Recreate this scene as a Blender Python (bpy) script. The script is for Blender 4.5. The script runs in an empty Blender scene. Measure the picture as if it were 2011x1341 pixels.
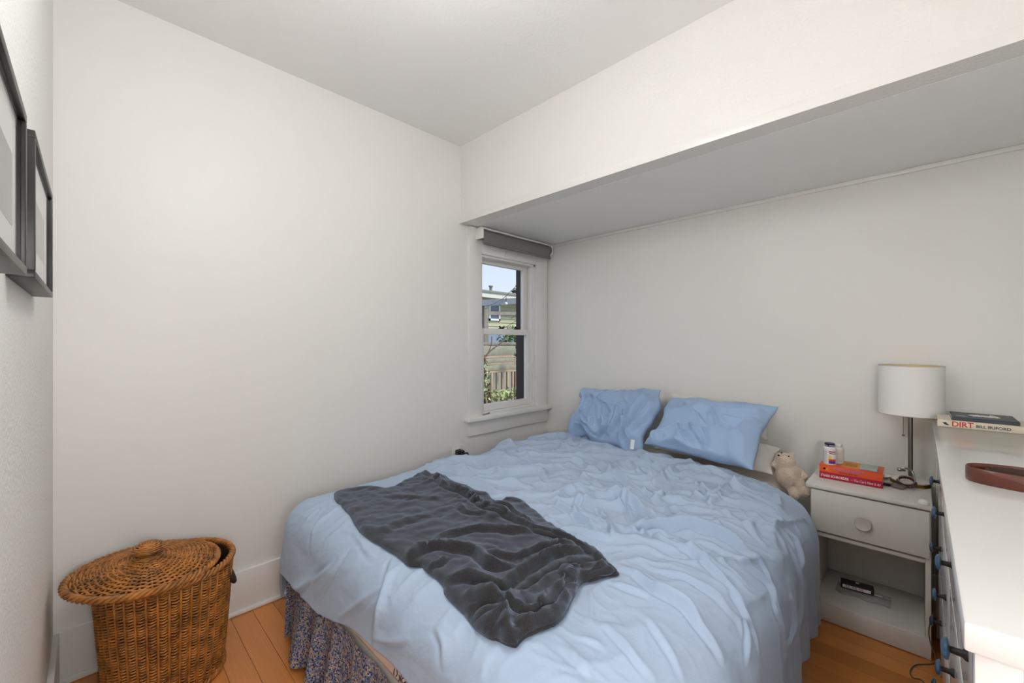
import bpy, bmesh, math, random
import numpy as np
from mathutils import Vector, Matrix, geometry
random.seed(7); RNG = np.random.default_rng(7)
SC = bpy.context.scene; COL = SC.collection
PI = math.pi

# ---------------------------------------------------------------- camera, world, sun, exposure
F_PX, C_X, H_Y, CAM_H = 812.0, 1005.5, 674.0, 1.30
ALPHA = math.radians(44.6)
FW = np.array([math.cos(ALPHA), math.sin(ALPHA), 0.0]); RT = np.array([math.sin(ALPHA), -math.cos(ALPHA), 0.0])
cam_d = bpy.data.cameras.new('camera'); cam = bpy.data.objects.new('camera', cam_d); COL.objects.link(cam)
cam_d.sensor_width = 36.0; cam_d.lens = F_PX / 2011.0 * 36.0
cam_d.shift_y = (H_Y - 670.5) / 2011.0
cam_d.clip_start = 0.02; cam_d.clip_end = 200
cam.location = (0, 0, CAM_H); cam.rotation_euler = (PI/2, 0, -(PI/2 - ALPHA))
SC.camera = cam
SC.view_settings.view_transform = 'Standard'; SC.view_settings.look = 'None'
SC.view_settings.gamma = 1.0; SC.view_settings.use_curve_mapping = False
SC.view_settings.exposure = 0.24

world = bpy.data.worlds.new('world'); SC.world = world; world.use_nodes = True
wn = world.node_tree; wn.nodes.clear()
w_out = wn.nodes.new('ShaderNodeOutputWorld'); w_bg = wn.nodes.new('ShaderNodeBackground')
w_tc = wn.nodes.new('ShaderNodeTexCoord'); w_sep = wn.nodes.new('ShaderNodeSeparateXYZ'); w_rp = wn.nodes.new('ShaderNodeValToRGB')
w_rp.color_ramp.elements[0].position = 0.0; w_rp.color_ramp.elements[0].color = (0.80, 0.88, 1.0, 1)
w_rp.color_ramp.elements[1].position = 0.55; w_rp.color_ramp.elements[1].color = (0.40, 0.58, 0.93, 1)
wn.links.new(w_tc.outputs['Generated'], w_sep.inputs[0]); wn.links.new(w_sep.outputs['Z'], w_rp.inputs[0])
wn.links.new(w_rp.outputs[0], w_bg.inputs[0]); wn.links.new(w_bg.outputs[0], w_out.inputs[0])
w_bg.inputs[1].default_value = 0.90
sun_d = bpy.data.lights.new('sun', 'SUN'); sun_d.energy = 3.6; sun_d.angle = math.radians(12); sun_d.color = (1, .96, .9)
sun = bpy.data.objects.new('sun', sun_d); COL.objects.link(sun); sun.rotation_euler = (math.radians(42), 0, math.radians(25)); sun.location = (0, -10, 20)

# ---------------------------------------------------------------- pixel helpers (photo is 2011 x 1341)
def ray(px, py): return FW + (px - C_X)/F_PX*RT + np.array([0, 0, (H_Y - py)/F_PX])
CAMP = np.array([0, 0, CAM_H])
def onX(px, py, X): v = ray(px, py); return CAMP + v*(X/v[0])
def onY(px, py, Y): v = ray(px, py); return CAMP + v*(Y/v[1])
def onZ(px, py, Z): v = ray(px, py); return CAMP + v*((Z - CAM_H)/v[2])
def project(P):
    q = P - CAMP; d = q @ FW; d = np.where(np.abs(d) < 1e-4, 1e-4, d)
    return np.stack([C_X + F_PX*(q @ RT)/d, H_Y - F_PX*q[..., 2]/d], -1), d

# ---------------------------------------------------------------- materials
def lin(c): return tuple(((v/255)/12.92 if v/255 <= .04045 else ((v/255+.055)/1.055)**2.4) for v in c)
MATS = {}
def M(name, rgb, rough=.5, metal=0, bump=None, vary=None, sheen=None, coat=0, spec=.5, trans=0, alpha=1, emit=None, stretch=None, objrand=0, coord='Object'):
    """bump=(scale,strength,distance)  vary=(scale,amount)"""
    if name in MATS: return MATS[name]
    m = bpy.data.materials.new(name); m.use_nodes = True; nt = m.node_tree; b = nt.nodes['Principled BSDF']
    c = lin(rgb) + (1,)
    b.inputs['Base Color'].default_value = c; b.inputs['Roughness'].default_value = rough; b.inputs['Metallic'].default_value = metal
    b.inputs['Specular IOR Level'].default_value = spec; b.inputs['Coat Weight'].default_value = coat; b.inputs['Coat Roughness'].default_value = .08
    b.inputs['Transmission Weight'].default_value = trans; b.inputs['Alpha'].default_value = alpha
    if sheen: b.inputs['Sheen Weight'].default_value = sheen[0]; b.inputs['Sheen Roughness'].default_value = sheen[1]; b.inputs['Sheen Tint'].default_value = lin(sheen[2]) + (1,)
    if emit: b.inputs['Emission Color'].default_value = lin(emit[0]) + (1,); b.inputs['Emission Strength'].default_value = emit[1]
    tc = nt.nodes.new('ShaderNodeTexCoord'); src = tc.outputs[coord]
    if stretch or objrand:
        mp = nt.nodes.new('ShaderNodeMapping'); nt.links.new(src, mp.inputs[0])
        if stretch: mp.inputs['Scale'].default_value = stretch
        src = mp.outputs[0]
    if vary or objrand:
        n = nt.nodes.new('ShaderNodeTexNoise'); n.inputs['Scale'].default_value = vary[0] if vary else 3; n.inputs['Detail'].default_value = 6
        nt.links.new(src, n.inputs['Vector'])
        mx = nt.nodes.new('ShaderNodeMix'); mx.data_type = 'RGBA'; a = vary[1] if vary else 0
        mx.inputs[6].default_value = tuple(v*(1-a) for v in c[:3]) + (1,); mx.inputs[7].default_value = tuple(min(1, v*(1+a)) for v in c[:3]) + (1,)
        mr = nt.nodes.new('ShaderNodeMapRange'); mr.inputs[1].default_value = .3; mr.inputs[2].default_value = .7
        nt.links.new(n.outputs['Fac'], mr.inputs[0]); nt.links.new(mr.outputs[0], mx.inputs[0]); nt.links.new(mx.outputs[2], b.inputs['Base Color'])
        if objrand:
            oi = nt.nodes.new('ShaderNodeObjectInfo'); hs = nt.nodes.new('ShaderNodeHueSaturation')
            r2 = nt.nodes.new('ShaderNodeMapRange'); r2.inputs[3].default_value = 1-objrand; r2.inputs[4].default_value = 1+objrand
            nt.links.new(oi.outputs['Random'], r2.inputs[0]); nt.links.new(r2.outputs[0], hs.inputs['Value'])
            nt.links.new(mx.outputs[2], hs.inputs['Color']); nt.links.new(hs.outputs[0], b.inputs['Base Color'])
            cm = nt.nodes.new('ShaderNodeCombineXYZ'); ml = nt.nodes.new('ShaderNodeMath'); ml.operation = 'MULTIPLY'; ml.inputs[1].default_value = 37.0
            nt.links.new(oi.outputs['Random'], ml.inputs[0]); nt.links.new(ml.outputs[0], cm.inputs[0]); nt.links.new(ml.outputs[0], cm.inputs[1]); nt.links.new(cm.outputs[0], mp.inputs['Location'])
    if bump:
        n2 = nt.nodes.new('ShaderNodeTexNoise'); n2.inputs['Scale'].default_value = bump[0]; n2.inputs['Detail'].default_value = 3
        nt.links.new(src, n2.inputs['Vector']); bp = nt.nodes.new('ShaderNodeBump'); bp.inputs['Strength'].default_value = bump[1]; bp.inputs['Distance'].default_value = bump[2]
        nt.links.new(n2.outputs['Fac'], bp.inputs['Height']); nt.links.new(bp.outputs[0], b.inputs['Normal'])
    MATS[name] = m; return m

PAINT = M('paint_smooth', (237, 235, 230), .42, bump=(60, .06, .002))
PAINT_TX = M('paint_orange_peel', (237, 235, 230), .55, bump=(95, .45, .006))
CEIL = M('paint_ceiling', (246, 245, 242), .7, bump=(70, .25, .004))
TRIM = M('trim_gloss_white', (238, 236, 231), .3, bump=(25, .04, .002))
WHITE = M('white_lacquer', (214, 212, 208), .16, coat=.3)
WHITE_S = M('white_satin', (224, 221, 215), .35, bump=(40, .04, .001))
DRAWERW = M('white_drawer_paint', (224, 222, 217), .3)

# ---------------------------------------------------------------- mesh helpers
ORG = {}
def link(o, parent=None, org=None):
    COL.objects.link(o)
    if parent is not None: o.parent = parent
    ORG[o.name] = np.array(org if org is not None else (ORG[parent.name] if parent is not None else (0, 0, 0)), float)
    return o
def tag(o, label=None, cat=None, group=None, kind=None):
    if label: o['label'] = label
    if cat: o['category'] = cat
    if group: o['group'] = group
    if kind: o['kind'] = kind
    return o
def thing(name, loc, label, cat, group=None):
    o = bpy.data.objects.new(name, None); o.empty_display_size = .05; link(o, None, loc); o.location = loc
    return tag(o, label, cat, group)
def mk(name, V, Fc, mat, parent=None, smooth=False, auto=None):
    """mesh from WORLD coordinates"""
    V = np.asarray(V, float)
    if parent is not None: org = ORG[parent.name]
    else:
        org = np.array([(V[:, 0].min()+V[:, 0].max())/2, (V[:, 1].min()+V[:, 1].max())/2, V[:, 2].min()])
    me = bpy.data.meshes.new(name); me.from_pydata((V - org).tolist(), [], Fc); me.update()
    bm = bmesh.new(); bm.from_mesh(me); bmesh.ops.recalc_face_normals(bm, faces=bm.faces); bm.to_mesh(me); bm.free()
    if smooth: me.shade_smooth()
    if auto is not None: me.set_sharp_from_angle(angle=math.radians(auto))
    me.materials.append(mat)
    o = bpy.data.objects.new(name, me); link(o, parent, org)
    if parent is None: o.location = org
    return o
class B:
    """collects shapes in world coordinates, then builds one mesh"""
    def __init__(s): s.V = []; s.F = []
    def add(s, V, Fc):
        k = len(s.V); s.V += [tuple(v) for v in V]; s.F += [tuple(i+k for i in f) for f in Fc]; return s
    def box(s, lo, hi, bev=0.0, mat4=None):
        bm = bmesh.new(); bmesh.ops.create_cube(bm, size=1)
        lo, hi = np.minimum(lo, hi), np.maximum(lo, hi)
        for v in bm.verts: v.co = Vector([(lo[i]+hi[i])/2 + v.co[i]*(hi[i]-lo[i]) for i in range(3)])
        if bev > 0: bmesh.ops.bevel(bm, geom=bm.edges[:], offset=min(bev, .45*float((hi-lo).min())), segments=2, affect='EDGES', profile=.5)
        if mat4 is not None: bm.transform(mat4)
        bm.verts.index_update(); s.add([v.co[:] for v in bm.verts], [[v.index for v in f.verts] for f in bm.faces]); bm.free(); return s
    def tube(s, pts, r, n=8, closed=False, flat=1.0):
        P = np.asarray(pts, float); m = len(P); rr = np.broadcast_to(np.asarray(r, float), (m,))
        T = (np.roll(P, -1, 0) - np.roll(P, 1, 0)) if closed else np.gradient(P, axis=0)
        T /= np.linalg.norm(T, axis=1)[:, None] + 1e-12
        up = np.array([0, 0, 1.0]) if abs(T[0] @ [0, 0, 1]) < .9 else np.array([1.0, 0, 0])
        V = []; prev = None
        for i in range(m):
            a = np.cross(T[i], up if prev is None else prev); a = np.cross(a, T[i]) if prev is not None else a
            a /= np.linalg.norm(a) + 1e-12; prev = a; b_ = np.cross(T[i], a)
            for k in range(n):
                t = 2*PI*k/n; V.append(P[i] + rr[i]*(math.cos(t)*a + flat*math.sin(t)*b_))
        Fc = []
        for i in range(m if closed else m-1):
            for k in range(n):
                Fc.append((i*n+k, i*n+(k+1) % n, ((i+1) % m)*n+(k+1) % n, ((i+1) % m)*n+k))
        if not closed: Fc.append(tuple(range(n))); Fc.append(tuple((m-1)*n+k for k in range(n)))
        return s.add(V, Fc)
    def lathe(s, prof, c, axis='z', n=32, capped=True):
        V = []; m = len(prof)
        for (r, h) in prof:
            for k in range(n):
                t = 2*PI*k/n; x, y = r*math.cos(t), r*math.sin(t)
                p = {'z': (x, y, h), 'y': (x, h, y), 'x': (h, x, y)}[axis]
                V.append((c[0]+p[0], c[1]+p[1], c[2]+p[2]))
        Fc = [(i*n+k, i*n+(k+1) % n, (i+1)*n+(k+1) % n, (i+1)*n+k) for i in range(m-1) for k in range(n)]
        if capped: Fc += [tuple(range(n)), tuple((m-1)*n+k for k in range(n))]
        return s.add(V, Fc)
    def ball(s, c, r, sc=(1, 1, 1), sub=2, rot=None):
        bm = bmesh.new(); bmesh.ops.create_icosphere(bm, subdivisions=sub, radius=1)
        for v in bm.verts:
            q = Vector((v.co.x*r*sc[0], v.co.y*r*sc[1], v.co.z*r*sc[2]))
            if rot is not None: q = rot @ q
            v.co = q + Vector(c)
        bm.verts.index_update(); s.add([v.co[:] for v in bm.verts], [[v.index for v in f.verts] for f in bm.faces]); bm.free(); return s
    def build(s, name, mat, parent=None, smooth=False, auto=None): return mk(name, s.V, s.F, mat, parent, smooth, auto)
def box(name, lo, hi, mat, parent=None, bev=.003): return B().box(np.array(lo, float), np.array(hi, float), bev).build(name, mat, parent, smooth=bev > 0, auto=40 if bev > 0 else None)
def struct(o): o['kind'] = 'structure'; return o
def text(name, s, size, loc, xdir, ydir, mat, parent, extr=.0003, width=None, shear=0, bold=0):
    cu = bpy.data.curves.new(name, 'FONT'); cu.body = s; cu.size = size; cu.extrude = extr; cu.shear = shear; cu.offset = bold; cu.resolution_u = 3
    t = bpy.data.objects.new(name, cu); COL.objects.link(t); dg = bpy.context.evaluated_depsgraph_get()
    me = bpy.data.meshes.new_from_object(t.evaluated_get(dg)); COL.objects.unlink(t); bpy.data.objects.remove(t)
    V = np.array([v.co[:] for v in me.vertices]); w = V[:, 0].max() - V[:, 0].min(); k = (width/w) if width else 1
    X, Y = np.array(xdir, float), np.array(ydir, float); Z = np.cross(X, Y)
    W = np.array(loc) + (V[:, :1]-V[:, 0].min())*k*X + V[:, 1:2]*Y + V[:, 2:3]*Z
    Fc = [tuple(p.vertices) for p in me.polygons]; bpy.data.meshes.remove(me)
    return mk(name, W, Fc, mat, parent)

# numpy value noise
def vnoise(x, y, seed):
    r = np.random.default_rng(seed); T = r.random((256, 256))
    xi = np.floor(x).astype(int); yi = np.floor(y).astype(int); fx = x-xi; fy = y-yi
    fx = fx*fx*fx*(fx*(fx*6-15)+10); fy = fy*fy*fy*(fy*(fy*6-15)+10)
    g = lambda a, b: T[a % 256, b % 256]
    return (g(xi, yi)*(1-fx)+g(xi+1, yi)*fx)*(1-fy) + (g(xi, yi+1)*(1-fx)+g(xi+1, yi+1)*fx)*fy
def ridged(x, y, seed): return 1 - np.abs(2*vnoise(x, y, seed)-1)
def seg_dist(A, Bp, pts):
    """signed distance of points (A,Bp) from a polyline, and how far along it (0..1)"""
    best = np.full(A.shape, 9.0); sgn = np.ones(A.shape); al = np.zeros(A.shape); L = [0]
    for p, q in zip(pts[:-1], pts[1:]): L.append(L[-1] + math.hypot(q[0]-p[0], q[1]-p[1]))
    for i, (p, q) in enumerate(zip(pts[:-1], pts[1:])):
        dx, dy = q[0]-p[0], q[1]-p[1]; l2 = dx*dx+dy*dy + 1e-12
        t = np.clip(((A-p[0])*dx + (Bp-p[1])*dy)/l2, 0, 1)
        ex, ey = A-p[0]-t*dx, Bp-p[1]-t*dy; d = np.hypot(ex, ey); m = d < best
        best[m] = d[m]; sgn[m] = np.sign(dx*ey - dy*ex)[m]; al[m] = ((L[i] + t*(L[i+1]-L[i]))/(L[-1]+1e-9))[m]
    return best, sgn, al
def smooth_line(pts, n=4):
    P = np.asarray(pts, float)
    if len(P) < 3: return P.tolist()
    out = []
    for i in range(len(P)-1):
        p0, p1, p2, p3 = P[max(i-1, 0)], P[i], P[i+1], P[min(i+2, len(P)-1)]
        for k in range(n):
            t = k/n; out.append(.5*((2*p1)+(-p0+p2)*t+(2*p0-5*p1+4*p2-p3)*t*t+(-p0+3*p1-3*p2+p3)*t**3))
    out.append(P[-1]); return [tuple(q) for q in out]
ZOOM = {3: (540, 880, 2.873), 4: (1080, 740, 3.529), 8: (1100, 1000, 3.591)}
def zpx(z, pts): ox, oy, k = ZOOM[z]; return [(ox+x/k, oy+y/k) for x, y in pts]

# ================================================================ THE ROOM
YA, XB, XC, XH = 2.347, 2.82, -.106, 1.85        # window wall, bed-head wall, left wall, bulkhead face
YD, ZC, ZL = -.60, 2.709, 2.158                  # wall behind the dresser, ceiling, low ceiling of the alcove
WX0, WX1, WZ0, WZ1 = 2.04, 2.66, .765, 1.968     # window opening
HX0 = -1.35                                      # hallway behind the doorway
T = .12
b = B(); b.box((XC-T, YA, -.1), (WX0, YA+T, ZC+.1)); b.box((WX1, YA, -.1), (XB+T, YA+T, ZC+.1))
b.box((WX0, YA, -.1), (WX1, YA+T, WZ0)); b.box((WX0, YA, WZ1), (WX1, YA+T, ZC+.1))
struct(b.build('wall_back', PAINT))
struct(box('wall_right', (XB, YD-T, -.1), (XB+T, YA, ZC+.1), PAINT, bev=0))
b = B(); b.box((XC-T, .50, -.1), (XC, YA, ZC+.1)); b.box((XC-T, -.42, 2.06), (XC, .50, ZC+.1)); b.box((XC-T, YD-T, -.1), (XC, -.42, ZC+.1))
struct(b.build('wall_left', PAINT_TX))
struct(box('wall_front', (XC, YD-T, -.1), (XB, YD, ZC+.1), PAINT, bev=0))
struct(box('wall_bulkhead', (XH, YD, ZL+.001), (XH+.1, YA, ZC+.02), PAINT_TX, bev=0))
struct(box('ceiling', (XC-T, YD-T, ZC), (XH+.1, YA+T, ZC+.1), CEIL, bev=0))
struct(box('ceiling_alcove', (XH+.1, YD, ZL), (XB, YA, ZL+.1), M('paint_soffit', (246, 245, 242), .45, bump=(60, .05, .002)), bev=0))
# hallway shell seen only from elsewhere, it closes the doorway
b = B(); b.box((HX0-T, -.9, -.1), (HX0, 1.5, ZC+.1)); b.box((HX0, -.9-T, -.1), (XC-T, -.9, ZC+.1)); b.box((HX0, 1.5, -.1), (XC-T, 1.5+T, ZC+.1))
struct(b.build('wall_hallway', PAINT))
struct(box('ceiling_hallway', (HX0-T, -.9-T, ZC), (XC-T, 1.5+T, ZC+.1), CEIL, bev=0))
# trims
struct(box('trim_1', (XH-.010, YD, ZL-.003), (XH, YA, ZL+.040), TRIM, bev=.002))         # strip along the lower edge of the bulkhead
struct(box('trim_2', (XB-.014, YD, ZL-.022), (XB, YA, ZL), TRIM, bev=.004))              # small cove strip in the alcove
def baseboard(name, lo, hi, ax):
    o = struct(box(name, lo, hi, TRIM, bev=.004)); return o
b = B(); b.box((XC, YA-.018, 0), (XB, YA, .2), .003); b.box((XC, YA-.036, 0), (XB, YA-.017, .022), .008); struct(b.build('baseboard_back', TRIM, smooth=True, auto=40))
b = B(); b.box((XC, .60, 0), (XC+.018, YA-.018, .2), .003); b.box((XC+.017, .60, 0), (XC+.036, YA-.036, .022), .008); struct(b.build('baseboard_left', TRIM, smooth=True, auto=40))
struct(box('baseboard_right', (XB-.018, YD, 0), (XB, YA-.036, .2), TRIM, bev=.003))
struct(box('baseboard_front', (XC, YD, 0), (XB-.018, YD+.018, .2), TRIM, bev=.003))
b = B(); b.box((XC, .50, 0), (XC+.02, .60, 2.06), .003); b.box((XC, -.52, 0), (XC+.02, -.42, 2.06), .003); b.box((XC, -.52, 2.06), (XC+.02, .60, 2.17), .003)
struct(b.build('trim_3', TRIM, smooth=True, auto=40))                                    # door casing
# floor: fir boards, each its own piece
SUB = M('floor_gap', (48, 26, 12), .7)
floor = struct(box('floor', (HX0-T, -.9-T, -.12), (XB+T, YA+T, -.016), SUB, bev=0))
WOOD = M('fir_boards', (208, 134, 68), .28, vary=(5, .20), stretch=(26, 1.6, 6), objrand=.20, bump=(30, .05, .001), coat=.15)
bw = .0885; x0 = .457 - bw*22
pm = None
def plank(x, ya, yb):
    global pm
    if pm is None:
        bb = B().box(np.array((-.5, -.5, -1.)), np.array((.5, .5, 0.)), 0)
        bm = bmesh.new(); me = bpy.data.meshes.new('floor_board'); me.from_pydata(bb.V, [], bb.F); bm.from_mesh(me)
        ed = [e for e in bm.edges if all(v.co.z > -.01 for v in e.verts)]
        bmesh.ops.bevel(bm, geom=ed, offset=.016, segments=1, affect='EDGES'); bm.to_mesh(me); bm.free(); me.materials.append(WOOD); pm = me
    o = bpy.data.objects.new('floor_board', pm); COL.objects.link(o); o.parent = floor
    o.location = np.array((x+bw/2, (ya+yb)/2, 0)) - ORG['floor']; o.scale = (bw-.0014, yb-ya-.0012, .018)
ORG['floor'] = np.array(floor.location)
k = 0
while x0 + k*bw < XB:
    x = x0 + k*bw; k += 1
    if x + bw < HX0: continue
    y_lo, y_hi = (YD, YA) if x > XC-.02 else (-.9, 1.5)
    j = y_lo + random.uniform(.35, .85)*(y_hi-y_lo)
    if random.random() < .45: plank(x, y_lo, j); plank(x, j, y_hi)
    else: plank(x, y_lo, y_hi)

# ---------------------------------------------------------------- window
GLASS = M('window_glass', (255, 255, 255), .0, trans=1.0, spec=.3); GLASS.node_tree.nodes['Principled BSDF'].inputs['IOR'].default_value = 1.01
win = bpy.data.objects.new('window_1', None); link(win, None, (2.35, YA, .75)); win.location = (2.35, YA, .75); struct(win)
DARKBR = M('dark_brown_exterior_trim', (58, 42, 38), .6)
b = B(); b.box((1.918, YA-.020, .755), (WX0, YA, ZL-.004), .002); b.box((WX1, YA-.020, .755), (XB-.022, YA, ZL-.004), .002); b.box((WX0, YA-.020, WZ1), (WX1, YA, ZL-.004), .002)
b.build('casing', TRIM, win, True, 40)
box('stool', (1.885, YA-.062, .730), (XB-.001, YA+.03, .762), TRIM, win, .006)
box('apron', (1.918, YA-.020, .622), (XB-.010, YA, .730), TRIM, win, .003)
b = B(); b.box((WX0-.001, YA, WZ0), (WX0+.016, YA+.16, WZ1)); b.box((WX1-.016, YA, WZ0), (WX1+.001, YA+.16, WZ1)); b.box((WX0, YA, WZ1-.016), (WX1, YA+.16, WZ1+.001)); b.box((WX0, YA+.03, WZ0-.01), (WX1, YA+.20, WZ0+.012))
b.box((WX0+.016, YA+.012, WZ0), (WX0+.030, YA+.032, WZ1-.016)); b.box((WX1-.030, YA+.012, WZ0), (WX1-.016, YA+.032, WZ1-.016))
b.build('jamb', TRIM, win)
def sash(y, z0, z1, rails, xl, xr, name):
    s = B(); st = .050
    s.box((xl, y, z0), (xl+st, y+.034, z1), .003); s.box((xr-st, y, z0), (xr, y+.034, z1), .003)
    s.box((xl+st, y, z0), (xr-st, y+.034, z0+rails[0]), .003); s.box((xl+st, y, z1-rails[1]), (xr-st, y+.034, z1), .003)
    o = s.build(name, TRIM, win, True, 40)
    box('pane', (xl+st-.004, y+.015, z0+rails[0]-.004), (xr-st+.004, y+.019, z1-rails[1]+.004), GLASS, o, 0)
    return o
sash(YA+.034, .778, 1.414, (.052, .046), WX0+.018, WX1-.018, 'lower_sash')
sash(YA+.072, 1.375, 1.952, (.042, .030), WX0+.018, WX1-.018, 'upper_sash')
b = B(); b.box((WX1-.026, YA+.110, .75), (WX1+.16, YA+.20, 2.05)); b.box((WX0-.16, YA+.125, .75), (WX0-.02, YA+.20, 2.05))
b.build('exterior_casing', DARKBR, win)
LOCKM = M('dark_bronze', (52, 46, 42), .4, metal=.7)
for px in (985, 1016):
    p = onY(px, 646, YA+.05); lk = B(); lk.box((p[0]-.026, YA+.040, 1.414), (p[0]+.026, YA+.064, 1.420), .002)
    for s_ in (-1, 1): lk.tube([(p[0], YA+.052, 1.421), (p[0]+s_*.014, YA+.050, 1.424), (p[0]+s_*.027, YA+.046, 1.436)], .006, 8)
    lk.build('sash_lock', LOCKM, win, True, 40)
hk = onY(992, 499, YA-.02); b = B().box((hk[0]-.012, YA-.032, hk[2]-.02), (hk[0]+.012, YA-.019, hk[2]+.02), .003); b.tube([(hk[0], YA-.032, hk[2]), (hk[0], YA-.05, hk[2]-.006), (hk[0], YA-.052, hk[2]+.01)], .003)
b.build('blind_cord_clip', TRIM, win, True, 40)
pn = thing('pen', (2.06, YA-.02, .762), 'slim silver pen lying on the white window stool', 'pen')
MET = M('brushed_steel', (150, 148, 145), .3, metal=1)
BLACKP = M('black_plastic', (30, 29, 28), .45)
B().tube([(2.05, YA-.026, .7665), (2.115, YA-.004, .7665)], .0045, 8).build('barrel', MET, pn, True, 40)
B().tube([(2.115, YA-.004, .7665), (2.135, YA+.003, .7665)], .0052, 8).build('cap', BLACKP, pn, True, 40)
# roller blind
bl = thing('roller_blind', (2.37, YA-.06, 2.0), 'rolled-up charcoal roller blind with white brackets above the window', 'blind')
CHAR = M('charcoal_blind_fabric', (122, 121, 119), .75, bump=(300, .2, .001))
bx0, bx1 = 1.985, 2.775
B().lathe([(.034, bx0+.006), (.034, bx1-.004)], (0, YA-.064, 2.098), 'x', 28).build('roll', CHAR, bl, True, 40)
b = B(); b.box((bx0+.006, YA-.101, 2.024), (bx1-.035, YA-.097, 2.10), .001); b.build('hanging_fabric', CHAR, bl)
B().tube([(bx0+.004, YA-.099, 2.026), (bx1-.033, YA-.099, 2.026)], .009, 10).build('hem_bar', CHAR, bl, True, 40)
for xx in (bx0-.006, bx1-.004): box('bracket', (xx, YA-.10, 2.062), (xx+.012, YA-.019, 2.137), TRIM, bl, .006)
box('head_rail', (bx0, YA-.08, 2.136), (bx1, YA-.019, 2.150), TRIM, bl, .002)
# wall outlet with adapter
ot = thing('wall_outlet', (1.815, YA-.003, .43), 'white wall outlet plate beside the window above the bed edge', 'outlet')
box('cover_plate', (1.778, YA-.007, .450), (1.852, YA, .566), TRIM, ot, .002)
for zz in (.481, .527): box('socket', (1.797, YA-.010, zz-.014), (1.833, YA-.006, zz+.014), WHITE_S, ot, .003)
ad = thing('power_adapter', (1.82, YA-.06, .49), 'black plug-in power adapter stuck into the wall outlet', 'adapter')
box('housing', (1.797, YA-.068, .506), (1.840, YA-.009, .548), BLACKP, ad, .006)
B().tube([(1.838-.012, YA-.06, .527), (1.86, YA-.068, .525), (1.875, YA-.07, .505), (1.885, YA-.066, .44), (1.885, YA-.055, .3)], .005, 8).build('plug_lead', BLACKP, ad, True)

# ---------------------------------------------------------------- framed prints on the left wall
BLK = M('black_frame', (34, 33, 31), .38, bump=(80, .05, .001)); MATB = M('mat_board', (240, 239, 235), .8); PRN = M('grey_print', (176, 174, 170), .85, vary=(9, .12))
FGL = M('picture_glass', (255, 255, 255), .02, trans=1, spec=.5); FGL.node_tree.nodes['Principled BSDF'].inputs['IOR'].default_value = 1.02
def frame(y0, y1, z0, z1, label, dep=.034):
    t = thing('picture_frame', (XC, (y0+y1)/2, z0), label, 'picture', 'framed prints on the left wall'); w = .013; xf = XC+dep
    for nm, lo, hi in (('bottom_rail', (XC, y0, z0), (xf, y1, z0+w)), ('top_rail', (XC, y0, z1-w), (xf, y1, z1)), ('side_rail', (XC, y0, z0+w), (xf, y0+w, z1-w)), ('side_rail', (XC, y1-w, z0+w), (xf, y1, z1-w))):
        box(nm, lo, hi, BLK, t, .0015)
    box('mat_board', (XC+.002, y0+w, z0+w), (XC+.022, y1-w, z1-w), MATB, t, 0)
    cy, cz = (y0+y1)/2, (z0+z1)/2
    box('print', (XC+.022, cy-.145, cz-.06), (XC+.0225, cy+.145, cz+.045), PRN, t, 0)
    box('glazing', (xf-.007, y0+w, z0+w), (xf-.005, y1-w, z1-w), FGL, t, 0)
frame(1.124, 1.585, 1.417, 1.680, 'black-framed print hanging nearer the room corner and window wall')
frame(.60, .993, 1.406, 1.655, 'black-framed print hanging nearer the doorway')

# ---------------------------------------------------------------- wicker hamper
WICK = M('wicker', (166, 106, 46), .38, vary=(24, .5), bump=(160, .2, .002)); WICKD = M('wicker_dark_shade', (58, 34, 15), .7, vary=(20, .3))
hc = np.array((.205, 2.075, 0.)); NS = 36
hp = thing('laundry_hamper', tuple(hc), 'round brown wicker laundry hamper with its lid pushed askew', 'hamper')
def hr(z): return .171 + .034*(z/.44)**.9
NC = 40; th = np.linspace(0, 2*PI, NC*6, endpoint=False)
b = B()
for i, z in enumerate(np.arange(.032, .425, .0098)):
    r = hr(z) + .0052*np.cos(NC*th + .35*math.sin(i*1.7)); b.tube(np.stack([hc[0]+r*np.cos(th), hc[1]+r*np.sin(th), np.full_like(th, z)+.0012*np.sin(3*th+i)], 1), .0038, 6, True)
b.build('body_weave', WICK, hp, True)['kind'] = 'stuff'
b = B()
for k in range(NC):
    a = 2*PI*(k+.5)/NC; b.tube([(hc[0]+hr(z)*math.cos(a), hc[1]+hr(z)*math.sin(a), z) for z in np.linspace(.01, .435, 7)], .0042, 6)
b.build('stakes', WICK, hp, True)['kind'] = 'stuff'
def braid(c, R, z, amp, r, nst=3, turns=22, tilt=None):
    bb = B(); t = np.linspace(0, 2*PI, 260, endpoint=False)
    for k in range(nst):
        ph = turns*t + 2*PI*k/nst; rr = R + amp*np.cos(ph); P = np.stack([c[0]+rr*np.cos(t), c[1]+rr*np.sin(t), z+amp*np.sin(ph)], 1)
        if tilt is not None: P = tilt(P)
        bb.tube(P, r, 6, True)
    return bb
braid(hc, hr(.44)+.001, .438, .007, .0062).build('rim_braid', WICK, hp, True)
braid(hc, hr(.015)+.002, .014, .006, .0062).build('foot_braid', WICK, hp, True)
B().lathe([(hr(.02)-.014, .004), (hr(.02)-.012, .01)], (hc[0], hc[1], 0), 'z', 36).build('base', WICKD, hp, True)
B().lathe([(hr(.02)-.012, .008), (hr(.2)-.010, .2), (hr(.42)-.010, .432)], (hc[0], hc[1], 0), 'z', 36, False).build('weave_shade_liner', WICKD, hp, True)  # liner added behind the strands; its dark colour stands for shade in the gaps
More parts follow.
